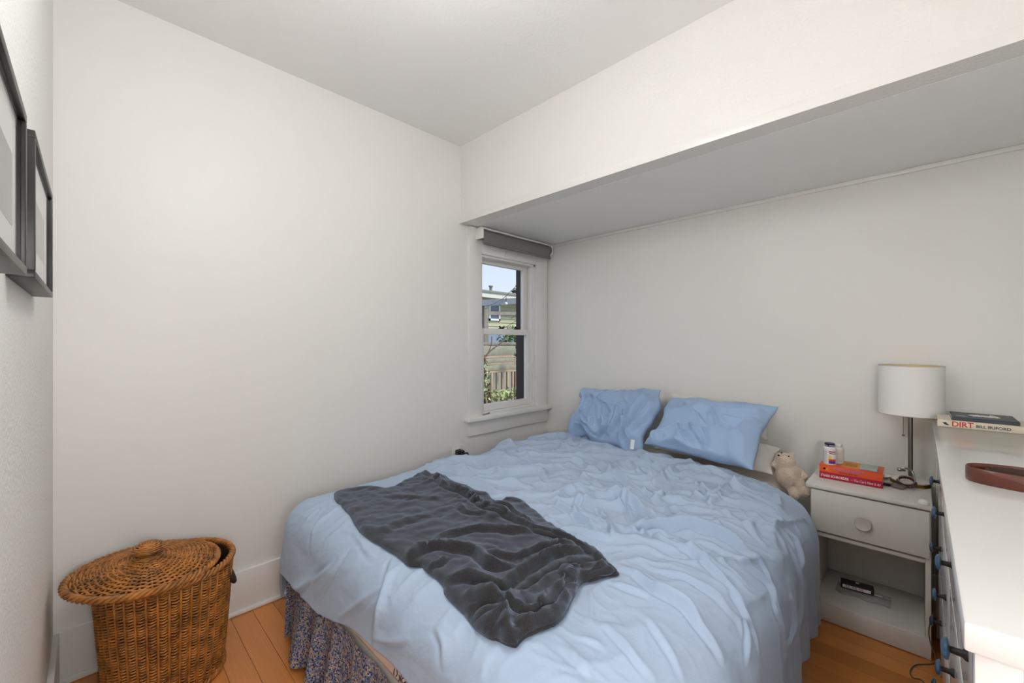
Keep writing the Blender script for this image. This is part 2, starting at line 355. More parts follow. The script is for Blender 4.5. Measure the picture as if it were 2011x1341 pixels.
for sg in (1,):
    a = math.radians(-8) if sg == 1 else math.radians(172)
    pts = [(hc[0]+(hr(.35)+o_)*math.cos(a+da), hc[1]+(hr(.35)+o_)*math.sin(a+da), z) for da, o_, z in ((-.30, 0, .372), (-.27, .008, .345), (-.15, .014, .318), (0, .016, .310), (.15, .014, .318), (.27, .008, .345), (.30, 0, .372))]
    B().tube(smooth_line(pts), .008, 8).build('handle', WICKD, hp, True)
# lid, shifted and a little tilted
lc = np.array((.143, 2.058, 0.)); LZ = .458
ca, sa = math.cos(math.radians(3.2)), math.sin(math.radians(3.2))
def lid_t(P):
    P = np.array(P, float); q = P - np.array([lc[0], lc[1], 0]); x, z = q[:, 0], q[:, 2]
    return np.stack([lc[0]+ca*x + sa*z, lc[1]+q[:, 1], LZ - sa*x + ca*z], 1)
lid = mk('lid', lid_t(np.array([(lc[0]+r*math.cos(t), lc[1]+r*math.sin(t), z) for r, z in ((0.02, .030), (.12, .022), (.208, .002)) for t in np.linspace(0, 2*PI, 48, endpoint=False)])),
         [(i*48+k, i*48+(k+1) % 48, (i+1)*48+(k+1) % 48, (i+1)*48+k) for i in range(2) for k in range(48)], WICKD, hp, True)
def dome(r): return .040*(1-(r/.215)**2)**1.0 + .002
b = B(); rs = np.arange(.040, .210, .0079)
for i, r in enumerate(rs):
    n_s = NS if r > .09 else NS//2; tt = np.linspace(0, 2*PI, n_s*4, endpoint=False)
    P = np.stack([lc[0]+r*np.cos(tt), lc[1]+r*np.sin(tt), dome(r)+.0042*np.cos(n_s/2*tt+PI*(i % 2))], 1); b.tube(lid_t(P), .0037, 6, True)
b.build('lid_weave', WICK, lid, True)['kind'] = 'stuff'
b = B()
for k in range(NS):
    a = 2*PI*k/NS; b.tube(lid_t([(lc[0]+r*math.cos(a), lc[1]+r*math.sin(a), dome(r)) for r in np.linspace(.03, .21, 7)]), .0038, 5)
b.build('lid_spokes', WICK, lid, True)['kind'] = 'stuff'
braid(lc, .214, .004, .0068, .0062, tilt=lid_t).build('lid_braid', WICK, lid, True)
b = B()
for i, (r, z) in enumerate(((.042, .046), (.036, .050), (.034, .056), (.037, .062), (.043, .067), (.046, .073), (.044, .079), (.039, .084), (.032, .088), (.024, .091), (.016, .093), (.008, .094))):
    tt = np.linspace(0, 2*PI, 64, endpoint=False); b.tube(lid_t(np.stack([lc[0]+(r+.002*np.cos(8*tt+PI*(i % 2)))*np.cos(tt), lc[1]+(r+.002*np.cos(8*tt+PI*(i % 2)))*np.sin(tt), np.full_like(tt, z)], 1)), .0042, 5, True)
b.build('lid_knob', WICK, lid, True)

# ================================================================ THE BED
bed = thing('bed', (1.66, 1.215, 0), 'double bed with cream mattress and gathered floral bed skirt', 'bed')
SHEET = M('cream_sheet', (232, 222, 212), .8, bump=(30, .25, .004)); BOXS = M('box_spring_ticking', (220, 212, 202), .85)
b = B().box(np.array((.605, .51, .315)), np.array((2.74, 1.965, .576)), .04); b.build('mattress', SHEET, bed, True, 60)
box('box_spring', (.615, .52, .13), (2.73, 1.95, .335), BOXS, bed, .02)
for lx in (.72, 2.64):
    for ly in (.55, 1.87): B().lathe([(.022, 0), (.026, .14)], (lx, ly, 0), 'z', 12).build('leg', BLACKP, bed, True, 40)
# floral skirt
def skirt_mat():
    m = bpy.data.materials.new('floral_cotton'); m.use_nodes = True; nt = m.node_tree; p = nt.nodes['Principled BSDF']; p.inputs['Roughness'].default_value = .9
    tc = nt.nodes.new('ShaderNodeTexCoord'); base = None
    def dots(sc, th_, seed):
        v = nt.nodes.new('ShaderNodeTexVoronoi'); v.inputs['Scale'].default_value = sc; mp = nt.nodes.new('ShaderNodeMapping'); mp.inputs['Location'].default_value = (seed, seed*.7, seed*.3)
        nt.links.new(tc.outputs['Object'], mp.inputs[0]); nt.links.new(mp.outputs[0], v.inputs['Vector'])
        c = nt.nodes.new('ShaderNodeMath'); c.operation = 'LESS_THAN'; c.inputs[1].default_value = th_; nt.links.new(v.outputs['Distance'], c.inputs[0]); return c.outputs[0]
    prev = None
    for i, (sc, th_, col) in enumerate(((75, .50, (122, 138, 172)), (95, .44, (168, 148, 130)), (110, .34, (38, 48, 88)), (120, .28, (204, 190, 168)))):
        mx = nt.nodes.new('ShaderNodeMix'); mx.data_type = 'RGBA'; mx.inputs[6].default_value = lin((84, 98, 138)) + (1,)
        if prev: nt.links.new(prev, mx.inputs[6])
        mx.inputs[7].default_value = lin(col) + (1,); nt.links.new(dots(sc, th_, 3.1*i), mx.inputs[0]); prev = mx.outputs[2]
    nt.links.new(prev, p.inputs['Base Color']); return m
FLORAL = skirt_mat()
path = smooth_line([(2.70, .455), (1.6, .452), (.68, .452), (.615, .475), (.602, .54), (.600, 1.2), (.602, 1.89), (.620, 1.955), (.68, 1.975), (1.6, 1.975), (2.70, 1.975)], 60)
P = np.array(path); S = np.concatenate([[0], np.cumsum(np.linalg.norm(np.diff(P, axis=0), axis=1))]); su = np.arange(0, S[-1], .008)
Q = np.stack([np.interp(su, S, P[:, 0]), np.interp(su, S, P[:, 1])], 1); Tn = np.gradient(Q, axis=0); Tn /= np.linalg.norm(Tn, axis=1)[:, None]; Nn = np.stack([-Tn[:, 1], Tn[:, 0]], 1)
cen = np.array([1.6, 1.2]); sgn = np.sign(((Q - cen)*Nn).sum(1)); Nn *= sgn[:, None]
rows = 14; V = []
wv = np.sin(su*2*PI/.19 + 2.2*vnoise(su*2.3, su*0, 3)*PI) + .35*np.sin(su*2*PI/.075+1.3)
for i in range(rows):
    f = i/(rows-1); off = -.004 + .030*f + (.004+.024*f)*wv; z = .322*(1-f) + .006*f + .010*f*np.cos(su*2*PI/.23)*1.0*(f > .9) + .004*f
    for q, n_, o_, zz in zip(Q, Nn, off, np.broadcast_to(z, su.shape)): V.append((q[0]+n_[0]*o_, q[1]+n_[1]*o_, max(zz, .003)))
n = len(su); Fc = [(i*n+k, i*n+k+1, (i+1)*n+k+1, (i+1)*n+k) for i in range(rows-1) for k in range(n-1)]
sk = mk('bed_skirt', V, Fc, FLORAL, bed, True)
INK = M('dark_blue_print', (70, 78, 104), .8)
b = B()
for i in range(11):
    y = 1.07 - .012*i; z = .362 + .004*math.sin(i*2.3)
    b.tube(smooth_line([(.6045, y, z-.010), (.6045, y-.008*math.sin(i), z), (.6045, y-.005, z+.011)]), .0016, 5)
b.build('printed_tag', INK, bed, True)

# ---------------------------------------------------------------- duvet: a draped sheet with traced folds
DUV = M("pale_blue_cotton", (169, 187, 209), .82, bump=(34, .35, .006), sheen=(.15, .5, (220, 230, 245)))
dx0, dy0, dy1, dzt = .70, .525, 1.905, .615
def head_edge(bv): return np.interp(bv, [-.2, .30, .46, .62, .80, 1.00, 1.20, 1.4, 1.9, 2.3], [2.22, 2.24, 2.26, 2.31, 2.355, 2.38, 2.375, 2.405, 2.50, 2.52])
LF, LL, LR = .250, .385, .66
NA, NB = 470, 490
bb_ = np.linspace(dy0-LR, dy1+LL, NB)
tau = np.linspace(0, 1, NA)
def foot_edge(bv): return dx0 - np.interp(bv, [-.2, 1.0, 1.30, 1.50, 1.75, 2.4], [.26, .265, .300, .345, .355, .355])
Ag = foot_edge(bb_)[None, :] + tau[:, None]*(head_edge(bb_) - foot_edge(bb_))[None, :]; Bg = np.broadcast_to(bb_[None, :], Ag.shape).copy()
def drape(A, Bv):
    """sheet coordinates -> world position and outward normal direction"""
    ex = np.minimum(A - dx0, 0); ey = np.where(Bv < dy0, Bv-dy0, np.where(Bv > dy1, Bv-dy1, 0)); d = np.hypot(ex, ey) + 1e-9
    nx, ny = ex/d, ey/d
    R = .13 + .08*np.clip(-ny, 0, 1)**2
    q = R*PI/2; s = np.clip(d, 0, None); ang = np.minimum(s, q)/R
    rest = np.maximum(s-q, 0); flare = .10 - .08*np.clip(-ny, 0, 1)
    out = R*np.sin(ang) + flare*rest*np.clip(1.4-rest, .2, 1); drop = R*(1-np.cos(ang)) + rest*.985
    cx = np.maximum(A, dx0); cy = np.clip(Bv, dy0, dy1)
    puff = .020*np.exp(-((cx-1.95)/.35)**2) + .016*np.sin((cy-dy0)/(dy1-dy0)*PI)**.7
    z = dzt + puff + .012*(vnoise(A*3.1+5, Bv*3.3+9, 11)-.5) - drop
    zf = .02; over = np.maximum(zf - z, 0); z = np.maximum(z, zf + .006*vnoise(A*12, Bv*12, 5)); out = out + over*.9
    X = cx + nx*out; Y = cy + ny*out
    return np.stack([X, Y, z], -1)
D0 = drape(Ag, Bg)
def grid_normals(G):
    n_ = np.cross(np.gradient(G, axis=0), np.gradient(G, axis=1)); n_ /= np.linalg.norm(n_, axis=-1)[..., None] + 1e-12; return n_
N0 = grid_normals(D0); N0 *= np.sign(N0[..., 2:3].mean())
PX0, DEP0 = project(D0)
vis = ((N0*(CAMP - D0)).sum(-1) > 0) & (DEP0 > .2)
def to_sheet(pts):
    out = []
    for (x, y) in pts:
        e = np.hypot(PX0[..., 0]-x, PX0[..., 1]-y) + np.where(vis, 0, 60); i = np.unravel_index(np.argmin(e), e.shape); out.append((Ag[i], Bg[i]))
    return out
disp = np.zeros(Ag.shape)
def ridge(disp, A, Bv, pts, h, w, valley=.55, side=1, taper=.18):
    """a fold: a crest along pts with a trough on one side"""
    L = smooth_line(pts, 3); xs = [p[0] for p in L]; ys = [p[1] for p in L]; m = (A > min(xs)-5*w) & (A < max(xs)+5*w) & (Bv > min(ys)-5*w) & (Bv < max(ys)+5*w)
    if not m.any(): return
    d, sg, al = seg_dist(A[m], Bv[m], L); tp = np.clip(np.minimum(al, 1-al)/taper, 0, 1)**.7; sd = d*sg*side
    prof = .75*np.exp(-np.where(sd > 0, sd/(w*.38), -sd/(w*.85))**1.3) + .35*np.exp(-(sd/(2.2*w))**2) - valley*np.exp(-((sd-.95*w)/(w*.5))**2)
    disp[m] += h*tp*prof
FOLDS = [
 (4, [(0,570),(150,590),(300,600),(480,700),(640,800),(790,880),(950,940)], .016, .022, 1),
 (4, [(230,790),(330,830),(450,830),(560,880),(700,960),(800,990)], .018, .022, 1),
 (4, [(290,850),(250,880),(190,930)], .012, .016, 1), (4, [(380,820),(520,850),(650,930)], .010, .014, 1),
 (4, [(500,540),(650,580),(760,640),(900,690),(1060,700),(1200,730),(1350,790)], .014, .022, 1),
 (4, [(780,660),(860,700),(940,690),(1010,690)], .012, .014, 1), (4, [(1000,730),(1060,780),(1110,880),(1130,910)], .012, .016, 1),
 (4, [(760,760),(800,830),(900,860),(980,830),(1060,760)], .012, .018, -1), (4, [(1120,880),(1200,830),(1300,790)], .008, .018, 1),
 (4, [(570,1100),(610,1050),(720,1040),(900,1050),(1050,1075),(1180,1110),(1300,1180),(1400,1260)], .020, .020, 1),
 (4, [(580,1110),(700,1090),(800,1120),(950,1130)], .012, .016, 1), (4, [(700,1090),(760,1140),(850,1180),(980,1230),(1080,1300)], .013, .015, 1),
 (4, [(100,1040),(200,1080),(330,1130),(440,1140)], .012, .016, 1), (4, [(300,1050),(400,1040),(430,1110),(440,1140)], .012, .014, 1),
 (4, [(0,850),(90,900),(180,960),(260,1010),(330,1080)], .016, .020, 1), (4, [(330,900),(400,1000),(440,1100)], .012, .016, 1),
 (4, [(1100,900),(1250,960),(1400,1080),(1500,1200)], .008, .020, 1), (4, [(1000,890),(1150,900),(1350,910)], .006, .02, 1),
 (4, [(1200,740),(1400,800),(1550,900),(1650,1000)], .006, .02, 1), (4, [(1640,1070),(1700,1130),(1730,1340)], .008, .03, 1),
 (4, [(120,500),(260,470),(420,500),(560,540)], .010, .02, 1), (4, [(0,680),(120,650),(260,690),(380,760)], .010, .02, 1), (4, [(450,600),(600,640),(740,740)], .010, .018, 1),
 (4, [(560,800),(540,900),(580,1000)], .010, .016, 1), (4, [(180,960),(160,900),(230,860)], .010, .014, -1), (4, [(900,960),(1000,1000),(1200,1050)], .010, .016, 1),
 (8, [(520,170),(560,130),(700,125),(850,140),(1000,155),(1150,210),(1280,280),(1380,350),(1450,430),(1470,550)], .014, .018, 1),
 (8, [(520,190),(650,180),(800,240),(920,300),(1030,380),(1150,490),(1230,600),(1290,740),(1370,880),(1400,1050)], .017, .018, 1),
 (8, [(640,180),(700,240),(760,265)], .012, .012, 1),
 (8, [(840,230),(980,220),(1100,270),(1250,360),(1350,420),(1440,510),(1500,640),(1540,850)], .013, .018, 1),
 (8, [(580,370),(700,430),(850,470),(960,530),(1080,610),(1180,720),(1250,800),(1290,950)], .015, .018, 1),
 (8, [(420,410),(560,480),(680,580),(800,640),(900,720),(1000,850),(1080,960),(1150,1090)], .022, .022, 1),
 (8, [(350,510),(480,560),(640,620)], .012, .016, 1), (8, [(640,550),(760,620),(870,700),(950,800)], .010, .014, 1),
 (8, [(0,950),(100,1040),(230,1170)], .010, .020, 1), (8, [(100,900),(250,940),(320,1000)], .008, .014, 1),
 (8, [(300,800),(450,960),(560,1100),(690,1220)], .010, .016, 1), (8, [(560,720),(700,900),(800,1060),(870,1220)], .008, .018, 1),
 (8, [(1000,300),(1130,370),(1240,450),(1330,560)], .010, .014, 1), (8, [(1560,200),(1640,330),(1700,560),(1700,800),(1660,1100)], .013, .022, 1),
 (8, [(1400,120),(1520,190),(1600,330)], .008, .020, 1), (8, [(1450,430),(1500,700),(1560,960),(1590,1180)], .013, .018, 1),
 (8, [(1290,740),(1300,900),(1310,1100)], .010, .016, 1), (8, [(1600,560),(1640,800),(1600,1050)], .010, .02, 1),
 (3, [(660,620),(630,760),(590,930),(540,1130)], .016, .020, 1), (3, [(330,660),(260,720),(200,760)], .012, .02, 1),
 (3, [(60,800),(150,790),(220,720)], .012, .02, 1), (3, [(360,960),(480,880),(600,790)], .010, .018, 1),
 (3, [(330,330),(230,450),(200,600)], .007, .03, 1), (3, [(560,1080),(660,1090),(760,1075)], .012, .016, 1), (3, [(440,470),(560,640)], .007, .02, 1),
 (3, [(230,850),(330,700),(420,560)], .010, .02, 1), (3, [(900,1000),(960,1100),(950,1250)], .008, .02, 1),
]
for z_, pts, h, w, sd in FOLDS: ridge(disp, Ag, Bg, to_sheet(zpx(z_, pts)), h*(1.6 if z_ == 4 else 1.15), w*.80, side=-sd, taper=.2 if z_ == 4 else .38)
wx = Ag + .10*(vnoise(Ag*5, Bg*5, 21)-.5) + .03*(vnoise(Ag*17, Bg*17, 23)-.5); wy = Bg + .10*(vnoise(Ag*5, Bg*5, 22)-.5) + .03*(vnoise(Ag*17, Bg*17, 24)-.5)
topm = np.clip((D0[..., 2]-.50)/.10, 0, 1); rightm = np.clip((1.15-Bg)/.6, 0, 1)
headm = np.clip((Ag-1.0)/.5, 0, 1)
disp += topm*headm*((.036*(ridged(wx*5.2+wy*3, wy*4.0, 31)**5-.2) + .024*(ridged(wx*11, wy*9+wx*5, 32)**4-.25) + .006*(ridged(wx*24+wy*9, wy*20, 33)**4-.25) + .0012*(ridged(wx*55, wy*48+wx*11, 34)**3-.3)))
disp += (1-headm)*topm*(.006*(ridged(wx*9+wy*6, wy*14, 35)**3-.3) + .003*(ridged(wx*24, wy*20, 36)**3-.3))
side = 1-topm; drop_ = np.clip((.60-D0[..., 2])/.45, 0, 1)
isr = (Bg < dy0+.05) & (Ag > dx0)
disp += np.where(isr, 1, 0)*drop_*(.012*np.sin(Ag*2*PI/.19 + 7*vnoise(Ag*3, Bg*1.5, 41)) + .012*(ridged(Ag*7+Bg, Bg*1.6, 44)**3-.3))
peri = np.arctan2(Bg-dy1, Ag-dx0)
disp += np.where(~isr, 1, 0)*drop_*(.012*np.sin(peri*9 + Bg*18 + 2*vnoise(Ag*7, Bg*5, 42)) + .005*(ridged(wx*12, wy*7, 43)-.5))
for _ in range(1):
    q_ = np.pad(disp, 1, mode='edge'); disp = (q_[:-2, 1:-1] + q_[2:, 1:-1] + q_[1:-1, :-2] + q_[1:-1, 2:] + 2*q_[1:-1, 1:-1])/6
edge_t = np.clip((1-tau)/.05, 0, 1)[:, None]                       # head edge lies flat
D1 = D0 + N0*(disp*(.35+.65*edge_t))[..., None]
D1[..., 2] = np.maximum(D1[..., 2], .008)
m_in = (D1[..., 0] > .66) & (D1[..., 1] > .48) & (D1[..., 1] < 1.945); D1[..., 2] = np.where(m_in & (D0[..., 2] > .5), np.maximum(D1[..., 2], .602), D1[..., 2])
V = D1.reshape(-1, 3); Fc = [(i*NB+k, i*NB+k+1, (i+1)*NB+k+1, (i+1)*NB+k) for i in range(NA-1) for k in range(NB-1)]
duv = mk('duvet', V, Fc, DUV, None, True)
tag(duv, 'rumpled pale blue duvet spread over the bed', 'duvet')
md = duv.modifiers.new('thickness', 'SOLIDIFY'); md.thickness = .010; md.offset = -1
N1 = grid_normals(D1); N1 *= np.sign(N1[..., 2:3].mean())
def surf(A, Bv):
    """bilinear lookup of the finished duvet at sheet coordinates"""
    A, Bv = np.asarray(A), np.asarray(Bv); fb = np.clip((Bv-bb_[0])/(bb_[-1]-bb_[0]), 0, .9999)*(NB-1)
    he = head_edge(Bv); fe = foot_edge(Bv); fa = np.clip((A-fe)/(he-fe), 0, .9999)*(NA-1); i, k = fa.astype(int), fb.astype(int); u, v = (fa-i)[..., None], (fb-k)[..., None]
    g = lambda G: (G[i, k]*(1-u)+G[i+1, k]*u)*(1-v) + (G[i, k+1]*(1-u)+G[i+1, k+1]*u)*v
    return g(D1), g(N1)

# ---------------------------------------------------------------- dark cardigan thrown on the duvet
KNIT = M('charcoal_knit', (48, 46, 45), .95, bump=(420, .5, .002), vary=(260, .35), sheen=(.62, .5, (188, 204, 230)), spec=.2)
def patch(name, outline, folds, mat, parent, base=.006, thick=.010, seed=3, step=.0085, lift=0.0):
    O = [np.array(p) for p in smooth_line(outline + [outline[0]], 5)[:-1]]
    poly = np.array(O); xmn, ymn = poly.min(0); xmx, ymx = poly.max(0)
    gx, gy = np.meshgrid(np.arange(xmn, xmx, step), np.arange(ymn, ymx, step)); gx = gx + (np.arange(gx.shape[0]) % 2)[:, None]*step/2
    gx, gy = gx.ravel(), gy.ravel(); ins = np.zeros(gx.shape, bool); q = np.roll(poly, -1, 0)
    for (x1, y1), (x2, y2) in zip(poly, q):
        c = ((y1 > gy) != (y2 > gy)) & (gx < (x2-x1)*(gy-y1)/(y2-y1+1e-12)+x1); ins ^= c
    dE, _, _ = seg_dist(gx, gy, [tuple(p) for p in poly] + [tuple(poly[0])]); keep = ins & (dE > step*.6)
    pts = [Vector(p) for p in O] + [Vector((x, y)) for x, y in zip(gx[keep], gy[keep])]
    n_o = len(O); r = geometry.delaunay_2d_cdt(pts, [(i, (i+1) % n_o) for i in range(n_o)], [], 1, 1e-6)
    vs = np.array([v[:] for v in r[0]]); fs = [tuple(f) for f in r[2]]
    a, bq = vs[:, 0], vs[:, 1]; dE, _, _ = seg_dist(a, bq, [tuple(p) for p in poly] + [tuple(poly[0])])
    h = np.zeros(a.shape)
    for pts_, hh, ww, sd in folds: ridge(h, a, bq, pts_, hh*1.15, ww*1.15, side=sd, taper=.12)
    h += .004*(ridged(a*11+seed, bq*9, 50+seed)**2-.3) + .003*(ridged(a*25, bq*25, 51+seed)-.5)
    S_, Nr = surf(a, bq); rim = np.clip(dE/.012, 0, 1)**.5
    hh = base + lift + thick*rim + np.maximum(h, -.004)*np.clip(dE/.02, .25, 1)
    Pw = S_ + Nr*hh[:, None]
    o = mk(name, Pw, fs, mat, parent, True); s_ = o.modifiers.new('thickness', 'SOLIDIFY'); s_.thickness = base+.004; s_.offset = -1
    me = o.data
    if np.mean([p.normal.z for p in me.polygons]) < 0: me.flip_normals()
    return o
z3 = lambda pts: to_sheet(zpx(3, pts))
cg = thing('cardigan', tuple(surf(np.array(1.1), np.array(1.3))[0]), 'charcoal knitted cardigan flung across the foot of the blue duvet', 'cardigan')
OUT = [(335,265),(420,240),(515,225),(640,235),(740,190),(825,148),(865,152),(930,170),(960,160),(1000,200),(1090,230),(1190,260),(1250,305),(1310,290),(1380,300),(1450,340),(1500,380),(1550,430),(1620,480),(1690,530),(1780,580),(1860,650),(1945,720),(1870,745),(1800,765),(1740,780),(1690,850),(1660,930),(1590,1010),(1500,1060),(1400,1110),(1360,1140),(1290,1120),(1200,1080),(1130,1030),(1060,950),(1000,890),(960,830),(945,790),(850,700),(825,680),(750,672),(660,600),(540,530),(480,480),(430,400),(380,340),(340,300)]
CF = [([(835,150),(900,180),(960,230),(1060,270),(1130,320),(1180,350),(1280,390),(1400,450),(1480,490),(1600,520),(1700,560),(1800,620),(1870,690)], .016, .016, -1),
 ([(980,240),(1050,270),(1140,340)], .010, .012, -1), ([(1180,350),(1300,360),(1390,420),(1460,460)], .012, .012, -1), ([(1030,340),(1080,390),(1200,400)], .012, .014, -1),
 ([(750,670),(800,610),(900,585),(1000,590),(1130,610),(1210,690),(1350,720)], .020, .020, -1), ([(900,560),(1000,520),(1150,480),(1300,490),(1480,500)], .014, .020, -1),
 ([(850,700),(930,680),(970,650)], .012, .014, -1), ([(960,790),(1080,760),(1200,800),(1270,820),(1330,770),(1420,720),(1560,640),(1750,600)], .020, .020, -1),
 ([(1200,610),(1330,660),(1500,600),(1700,580)], .016, .020, -1), ([(1130,1030),(1180,980),(1300,935),(1450,850),(1560,770),(1700,720),(1800,700),(1870,680)], .014, .016, 1),
 ([(1060,870),(1200,900),(1330,940),(1430,990),(1550,900),(1650,800),(1740,730)], .024, .020, -1), ([(1190,1070),(1250,1010),(1310,950)], .012, .014, -1),
 ([(620,290),(800,300),(950,300)], .006, .03, -1), ([(560,520),(700,440),(900,400)], .007, .03, -1),
 ([(1060,950),(1150,930),(1240,900)], .012, .014, -1), ([(1690,850),(1740,760),(1870,690)], .014, .014, 1)]
patch('body', z3(OUT), [(z3(p), h, w, s_) for p, h, w, s_ in CF], KNIT, cg, seed=3)
SL = [(1130,1030),(1180,985),(1300,940),(1400,985),(1440,1000),(1560,920),(1640,830),(1700,745),(1800,705),(1880,700),(1920,728),(1800,765),(1735,785),(1690,850),(1655,930),(1590,1008),(1500,1058),(1400,1108),(1355,1136),(1290,1116),(1200,1078)]
patch('sleeve', z3(SL), [(z3([(1310,950),(1315,1050),(1370,1115)]), .013, .014, 1), (z3([(1370,1020),(1420,1045),(1520,1010),(1640,880),(1720,770)]), .013, .014, -1), (z3([(1200,1060),(1260,1000),(1320,960)]), .010, .012, -1), (z3([(1440,1000),(1550,925),(1640,830),(1700,755)]), .012, .010, -1)], KNIT, cg, seed=8, lift=.010)
FL = [(1250,305),(1310,290),(1380,300),(1450,340),(1500,380),(1550,430),(1540,470),(1460,465),(1390,425),(1300,370)]
patch('button_band', z3([(830,146),(870,150),(960,215),(1060,255),(1130,300),(1200,345),(1300,380),(1420,440),(1490,475),(1610,505),(1710,545),(1810,605),(1880,675),(1935,720),(1900,728),(1850,690),(1790,640),(1690,580),(1590,540),(1470,505),(1390,462),(1270,405),(1170,365),(1120,335),(1050,285),(950,245),(890,195)]), [], KNIT, cg, seed=5, lift=.010)

# ---------------------------------------------------------------- pillows
PIL = M('pale_blue_pillowcase', (163, 189, 222), .8, bump=(38, .35, .006), sheen=(.15, .5, (220, 230, 245)))
PILW = M('white_pillowcase', (226, 221, 213), .85, bump=(50, .3, .004), sheen=(.3, .5, (240, 240, 240)))
def pillow(name, c, T_, mat, label, folds=(), seed=1, n=110, pinch=.05, group=None, wr=1.0, fk=1.5, wob=0.0):
    bl_, br_, tr_, tl_ = [np.array(p, float) for p in c]
    u = np.linspace(-1, 1, n); U, W = np.meshgrid(u, u, indexing='ij')
    base = (bl_*((1-U)*(1-W))[..., None] + br_*((1+U)*(1-W))[..., None] + tr_*((1+U)*(1+W))[..., None] + tl_*((1-U)*(1+W))[..., None])/4
    ex = (br_+tr_-bl_-tl_)/2; ey = (tl_+tr_-bl_-br_)/2; nn = np.cross(ex, ey); nn /= np.linalg.norm(nn)
    if nn @ (CAMP - base.mean((0, 1))) < 0: nn = -nn
    base = base - (pinch*U*(1-W**2))[..., None]*ex*.5 - (pinch*W*(1-U**2))[..., None]*ey*.5
    base = base + wob*((vnoise(U*2.2+seed, W*2.2, 80+seed)-.5)[..., None]*ex + (vnoise(U*2.6, W*2.0+seed, 81+seed)-.5)[..., None]*ey)
    th_ = T_*((1-np.abs(U)**3.2)*(1-np.abs(W)**3.2))**.55
    Fr = base + nn*th_[..., None]; px, _ = project(Fr)
    d = np.zeros(U.shape); sx, sy = np.linalg.norm(ex)/2, np.linalg.norm(ey)/2
    for pts, h, w, sd in folds:
        L = []
        for (x, y) in pts: i = np.unravel_index(np.argmin(np.hypot(px[..., 0]-x, px[..., 1]-y)), U.shape); L.append((U[i]*sx, W[i]*sy))
        ridge(d, U*sx, W*sy, L, h, w, side=sd)
    ax, ay = U*sx, W*sy
    d *= fk
    d += wr*(.010*(ridged(ax*7+ay*4+seed, ay*5-ax*2, 60+seed)**3-.3) + .004*(ridged(ax*18+ay*8, ay*11, 61+seed)**2-.4))
    em = np.clip((1-np.maximum(np.abs(U), np.abs(W)))/.12, 0, 1)
    Fr = base + nn*(th_ + d*em)[..., None]; Bk = base - nn*(th_*.5)[..., None]
    V = np.concatenate([Fr.reshape(-1, 3), Bk.reshape(-1, 3)]); N = n*n
    f = [(i*n+k, (i+1)*n+k, (i+1)*n+k+1, i*n+k+1) for i in range(n-1) for k in range(n-1)]; f += [(N+i*n+k, N+i*n+k+1, N+(i+1)*n+k+1, N+(i+1)*n+k) for i in range(n-1) for k in range(n-1)]
    edge = [(i, 0) for i in range(n-1)] + [(n-1, k) for k in range(n-1)] + [(i, n-1) for i in range(n-1, 0, -1)] + [(0, k) for k in range(n-1, 0, -1)]
    ids = [i*n+k for i, k in edge]; m = len(ids); f += [(ids[q], ids[(q+1) % m], N+ids[(q+1) % m], N+ids[q]) for q in range(m)]
    o = mk(name, V, f, mat, None, True); tag(o, label, 'pillow', group)
    return o, base, ids, n
def px_at(px, py, X): return onX(px, py, X)
z4 = lambda pts: zpx(4, pts)
pillow('pillow', [(2.50, 1.20, .635), (2.45, .535, .625), (2.68, .545, .715), (2.70, 1.20, .74)], .055, PILW, 'white fluffy pillow lying flat beneath the smooth blue pillow', seed=9, wr=1.6)
pillow('pillow', [(2.725, 1.24, .74), (2.725, .62, .74), (2.765, .60, .930), (2.765, 1.25, .965)], .035, PILW, 'white pillow standing against the wall behind the blue pillows', seed=7)
pl, *_ = pillow('pillow', [px_at(1112, 852, 2.50), px_at(1262, 890, 2.30), px_at(1306, 772, 2.66), px_at(1146, 770, 2.70)], .105, PIL, 'crumpled pale blue pillow near the window',
  [(z4([(240,120),(260,200),(240,290),(250,330)]), .014, .016, 1), (z4([(340,140),(380,200),(390,300),(370,380)]), .014, .016, 1), (z4([(540,180),(480,280),(400,400)]), .014, .016, 1), (z4([(740,120),(640,170),(580,260),(520,360),(480,460)]), .018, .018, 1), (z4([(760,160),(750,240),(650,300),(560,380)]), .014, .016, 1), (z4([(160,330),(260,380),(330,440)]), .012, .018, 1), (z4([(500,200),(420,330),(330,420)]), .010, .014, 1), (z4([(660,330),(620,420),(570,500)]), .014, .014, -1)], seed=2, pinch=-.03, wr=3.4, fk=3.2, wob=.14)
pr, *_ = pillow('pillow', [px_at(1266, 874, 2.33), px_at(1480, 925, 2.27), px_at(1523, 800, 2.60), px_at(1322, 781, 2.66)], .09, PIL, 'smooth pale blue pillow near the nightstand',
  [(z4([(690,410),(800,360),(900,330)]), .008, .02, 1), (z4([(880,310),(900,400),(960,470)]), .008, .014, 1), (z4([(960,310),(1000,380),(1060,470)]), .008, .014, -1), (z4([(1050,360),(1080,440),(1060,510)]), .008, .014, 1), (z4([(930,160),(1010,250),(1080,330)]), .006, .016, 1), (z4([(1150,200),(1300,230),(1500,240)]), .008, .02, 1), (z4([(1200,260),(1350,300),(1480,310)]), .006, .02, 1), (z4([(690,460),(850,460),(1000,510),(1160,550),(1300,610),(1400,640)]), .010, .012, -1)], seed=4, pinch=.04, wr=2.8, fk=3.0, wob=.05)
tagp = px_at(1249, 872, 2.27); TAGM = M('white_care_tag', (232, 236, 240), .7)
ct = mk('care_tag', [tagp+np.array(v) for v in ((-.03, .016, .030), (-.03, -.008, .030), (-.045, -.010, -.022), (-.045, .014, -.022), (-.031, .016, .030), (-.031, -.008, .030), (-.046, -.010, -.022), (-.046, .014, -.022))], [(0,1,2,3),(7,6,5,4),(0,4,5,1),(1,5,6,2),(2,6,7,3),(3,7,4,0)], TAGM, None)
ct.parent = pl; ct.location = ct.location - pl.location

